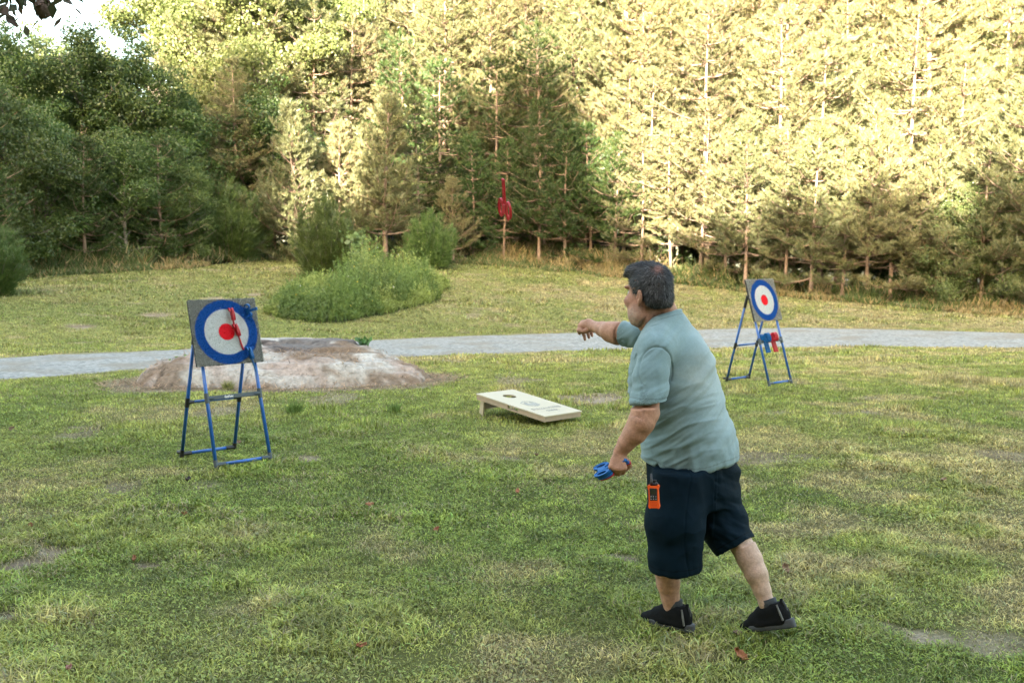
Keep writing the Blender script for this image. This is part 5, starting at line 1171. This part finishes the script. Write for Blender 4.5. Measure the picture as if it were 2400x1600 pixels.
    S.chain([(mr[2], .015), (P(1374, 773, 5.48), .0110), (P(1379, 784, 5.475), .0096), (P(1380.5, 791, 5.465), .0086)], .004)
    S.chain([(mr[3], .014), (P(1383, 771, 5.49), .0100), (P(1387, 780, 5.485), .0086), (P(1388, 787, 5.475), .0078)], .004)
    S.chain([(P(1385, 770, 5.37), .016), (P(1374, 776, 5.375), .0125), (P(1364, 776.5, 5.385), .0115), (P(1360, 773, 5.39), .010)], .006)
    for nm in ('shirt', 'shorts'):
        B_ = FIELD[nm]; wa, wb = window(S, B_); ax = [S.lo[k] + S.h * np.arange(wa[k].start, wa[k].stop) for k in range(3)]; X, Y, Z = np.meshgrid(*ax, indexing='ij')
        far = (X - NC[0]) ** 2 + (Y - NC[1]) ** 2 + (Z - NC[2]) ** 2 > .125 ** 2
        if nm == 'shirt': far |= Z < NC[2] - .07
        S.F[wa] = np.where((FIELD[nm + '_cut'][wb] < .02) & far, np.maximum(S.F[wa], B_.F[wb] + .016), S.F[wa])
    V, Q = S.mesh(2)
    q = (V - HC) @ np.stack([Fh, Lh, Uh], -1)
    tan = np.array([.38, .195, .125]); c = np.tile(tan, (len(V), 1)); n1 = noise3(V * 38, 3)[:, None]; n2 = noise3(V * 9, 8)[:, None]
    pale = np.array([.50, .36, .28]); rc = sstep(.52, .42, V[:, 2]) * 0 + (V[:, 2] < .55); k = (rc * (V[:, 0] > 1.0))[:, None] * .75; c = c * (1 - k) + pale * k  # right calf lightened in colour to stand for the light on it
    k = ((V[:, 2] < .55) & (V[:, 0] <= 1.0))[:, None] * .2; c = c * (1 - k) + pale * k
    hd = (V[:, 2] > 1.38) & (np.abs(q[:, 0]) < .2) & (np.abs(q[:, 1]) < .16); red = np.array([.40, .165, .11])
    k = (hd * sstep(.3, .75, n2[:, 0]) * .35)[:, None]; c = c * (1 - k) + red * k
    st = hd * sstep(-.035, -.095, q[:, 2] + .35 * np.minimum(0, .06 - q[:, 0]) * 0) * sstep(-.05, .05, q[:, 0]) * sstep(-.175, -.13, q[:, 2]) 
    fleck = (noise3(V * 260, 12) > .46) * .30 + .25; k = (st * fleck)[:, None]; c = c * (1 - k) + np.array([.40, .35, .30]) * k
    c = c * (.86 + .28 * n1); lip = ((np.abs(q[:, 1]) < .026) & (np.abs(q[:, 2] + .082) < .016) & (q[:, 0] > .108))[:, None]; c = np.where(lip, np.array([.42, .15, .12]), c)
    arm = ((V[:, 0] < .75) & (V[:, 2] < 1.45) & ~hd)[:, None]; c = np.where(arm, c * (.9 + .3 * noise3(V * 14, 22)[:, None]), c)
    m = mat('skin', (.5, .3, .2), .6, var=.3, scale=55, bump=.3, bscale=180, spec=.3, attr='col', subs=.08)
    link('body', mesh_np('body', V, [Q], [m], True, c), PERS)
body()
def shoe(anchor, yaw, pitch, roll, label=None, s=1.0):
    """low dark running shoe; local x = toe, z = up, origin under the heel"""
    S = SDF([-.05, -.07, -.02], [.31, .07, .16], .0035); E = np.eye(4)
    S.cone((.045, 0, .040), (.15, 0, .034), .040, .042, .02); S.cone((.15, 0, .034), (.235, .004, .024), .041, .031, .02); S.cone((.035, 0, .07), (.09, 0, .075), .034, .036, .02)
    S.cone((.235, .004, .024), (.262, .006, .022), .03, .022, .01)
    S.cone((.062, 0, .090), (.140, 0, .078), .042, .033, .02); S.cone((.10, 0, .088), (.19, 0, .052), .034, .034, .02); S.cone((.028, 0, .105), (.022, 0, .128), .012, .008, .008)
    sl, (X, Y, Z) = S.sub(S.lo, S.lo + S.n * S.h); S.F[sl] = np.maximum(S.F[sl], np.maximum(.020 - Z, Z - (.118 - .45 * (X - .03) * (X < .11) * 0 + .015 * (X < .03)))); S.cone((.085, 0, .17), (.088, 0, .112), .040, .033, .004, 'sub')
    V, Q = S.mesh(2)
    cy, sy = math.cos(yaw), math.sin(yaw); Rz = np.array([[cy, -sy, 0], [sy, cy, 0], [0, 0, 1]]); cp, sp_ = math.cos(pitch), math.sin(pitch); Ry = np.array([[cp, 0, sp_], [0, 1, 0], [-sp_, 0, cp]]); cr_, sr = math.cos(roll), math.sin(roll); Rx = np.array([[1, 0, 0], [0, cr_, -sr], [0, sr, cr_]])
    piv = np.array([.20, 0, 0]); bend = lambda V: V
    T = lambda V: ((V - piv) @ Rx.T @ Ry.T + 0) @ Rz.T * s + anchor
    up = mesh_np('shoe', T(V), [Q], [mat('black_mesh', (.009, .010, .011), .9, var=.5, scale=300, bump=.3, bscale=500, spec=.12)], True); o = link('shoe', up, PERS)
    # sole: outline loft
    t = np.linspace(0, 2 * np.pi, 48, endpoint=False); X = .130 + .146 * np.cos(t); Wd = np.interp(X, [-.04, .02, .09, .19, .25, .275], [.026, .035, .034, .044, .036, .02]); Yo = Wd * np.sign(np.sin(t)) * np.abs(np.sin(t)) ** .55
    mb = MB(); lay = [(.0, .90), (.004, .98), (.018, 1.03), (.028, 1.0), (.034, .93)]; VV = []
    for z, k in lay:
        zz = z + .007 * np.exp(-((X + .02) / .07) ** 2) * (z > .01) + .012 * sstep(.2, .28, X) * (1 if z < .02 else .5); VV.append(np.stack([.130 + (X - .130) * (.97 + .03 * k), Yo * k, zz], -1))
    n = 48; Vs = np.concatenate(VV + [np.array([[.118, 0, .0]]), np.array([[.118, 0, .028]])]); F4 = [(i * n + k, i * n + (k + 1) % n, (i + 1) * n + (k + 1) % n, (i + 1) * n + k) for i in range(4) for k in range(n)]
    F3 = [(5 * n, (k + 1) % n, k) for k in range(n)] + [(5 * n + 1, 4 * n + k, 4 * n + (k + 1) % n) for k in range(n)]; mb.add(T(Vs), F3, F4); mb.build('sole', mat('grey_sole', (.055, .06, .068), .7, var=.3, scale=40), o, True)
    mb = MB(); L = lambda pts: T(np.array(pts))
    for k in range(4): x = .105 + k * .022; zz = .083 - k * .011; mb.tube(L([(x, -.024, zz), (x + .006, 0, zz + .007), (x, .024, zz)]), .0022, 5)
    mb.tube(L([(.10, 0, .092), (.118, .02, .118), (.128, .03, .112), (.115, .018, .098), (.10, 0, .092)]), .002, 5); mb.tube(L([(.10, 0, .092), (.118, -.02, .114), (.13, -.03, .106), (.11, -.016, .096), (.10, 0, .092)]), .002, 5)
    mb.tube(L([(.10, 0, .092), (.125, .028, .08), (.13, .035, .055)]), .0018, 5); mb.build('shoelace', M_BLK, o)
    mb = MB(); mb.tube(L([(.006, 0, .06), (.008, 0, .10), (.016, 0, .122)]), [.006, .006, .004], 6); mb.build('heel_tab', mat('grey_tab', (.03, .032, .032), .6), o); mb = MB(); mb.tube(L([(.030, .034, .112), (.020, .040, .075), (.014, .040, .040)]), [.004, .0055, .005], 6); mb.build('side_stripe', mat('grey_stripe', (.09, .09, .08), .7), o)
    mb = MB(); mb.tube(L([(.090, 0, .080), (.092, 0, .11), (.095, 0, .136)]), [.036, .0385, .0385], 20); mb.build('sock', mat('grey_sock', (.035, .04, .042), .95, var=.3, scale=200, bump=.3), PERS, True)
def put_shoe(ank, dx, dy, pitch, z0):
    d = norm(np.array([dx, dy])); k = .10 * math.cos(pitch) - .11 * math.sin(pitch); g = np.array([ank[0] + d[0] * k, ank[1] + d[1] * k, z0]); shoe(g, math.atan2(d[1], d[0]), pitch, 0)
put_shoe(P(1578, 1440, 4.715), -.72, .69, .02, .022); put_shoe(P(1800, 1428, 4.628), -.68, .73, .34, .026)
# ------------------------------------------------------------------ things the person carries
hx = norm(np.array([.88, -.22, .42]))      # handle direction, from heads to handle ends
xx_ = np.array([.12, .84, .50]); xx_ = norm(xx_ - hx * (hx @ xx_)); nz_ = np.cross(xx_, hx); nz_ = nz_ if nz_[2] > 0 else -nz_
for i in range(4):
    p = P(1412, 1104, 4.54) + nz_ * (-.0098 * i + .011) + hx * .004 * i + xx_ * .004 * (i % 2); hy = -hx + .03 * i * nz_
    axe('blue' if i < 3 else 'red', p, xx_, -hx, ['blue toy axe on top of the stack in the hanging hand', 'second blue toy axe from the top in the hanging hand', 'lowest blue toy axe in the hanging hand, above the red one', 'red toy axe at the bottom of the stack in the hanging hand'][i], 'toy axes held in the hanging hand', .57)
def radio():
    c = P(1532.5, 1163, 4.42); 
    zc = norm(np.array([-.30, -1.0, .05])); xc = norm(np.cross(np.array([-.06, 0, 1.]), zc)); xc = xc if xc[0] > 0 else -xc; yc = np.cross(zc, xc); s = 1.0
    if yc[2] < 0: yc = -yc
    M = frame(c, xc, yc, np.cross(xc, yc)); T = empty('two_way_radio', tuple(c), 'orange and black two-way radio clipped to the shorts of the man', 'radio')
    mo = mat('orange_plastic', (.80, .10, .012), .4); out = []
    w, h = .0255, .0525; pr = [(-w, -h + .01), (-w + .004, -h), (-w + .014, -h + .003), (w - .014, -h + .003), (w - .004, -h), (w, -h + .01), (w - .003, -h + .026), (w - .004, h - .024), (w, h - .012), (w, h - .003), (w - .006, h), (w - .014, h - .006), (-w + .014, h - .006), (-w + .006, h), (-w, h - .003), (-w, h - .012), (-w + .004, h - .024), (-w + .003, -h + .026)]
    mb = MB(); mb.prism(M, pr, -.014, .010); mb.build('case', mo, T); mb = MB(); mb.box(M, [-.022, -h + .002, -.026], [.022, h + .004, -.0145], .004); mb.build('back_shell', M_BLK, T)
    mb = MB(); mb.box(M, [-.0165, -.016, .0095], [.0165, .0385, .0118], .001); pan = mb.build('keypad', M_BLK, T)
    mb = MB(); mb.box(M, [-.0125, .0125, .0115], [.0125, .0315, .0124]); mb.build('screen', mat('radio_screen', (.035, .035, .022), .15), pan)
    mb = MB()
    for i in (-1, 0, 1):
        for j in (0, 1): mb.box(M, [i * .011 - .0018, .002 - j * .0105 - .0013, .0117], [i * .011 + .0018, .002 - j * .0105 + .0013, .0128])
    mb.build('button', mat('button_white', (.6, .6, .6), .5), pan)
    mb = MB()
    for k in range(4): mb.box(M, [-.015, -.024 - k * .0062, .0095], [.015, -.0222 - k * .0062, .0112])
    mb.build('speaker_grille', mat('orange_dark', (.55, .05, .006), .5), T)
    tp = lambda x, y, z: (M @ np.array([x, y, z, 1]))[:3]
    mb = MB(); mb.tube([tp(-.010, h - .004, -.008), tp(-.010, h + .012, -.010), tp(-.010, h + .048, -.012)], [.0075, .006, .0048], 10); mb.build('antenna', M_BLK, T, True)
    mb = MB(); mb.tube([tp(.013, h - .004, -.008), tp(.013, h + .010, -.008)], [.006, .0055], 12); mb.build('knob', M_BLK, T, True)
    mb = MB(); mb.box(M, [-.010, -.01, -.034], [.010, h + .018, -.0265], .002); mb.build('belt_clip', M_BLK, T)
radio()
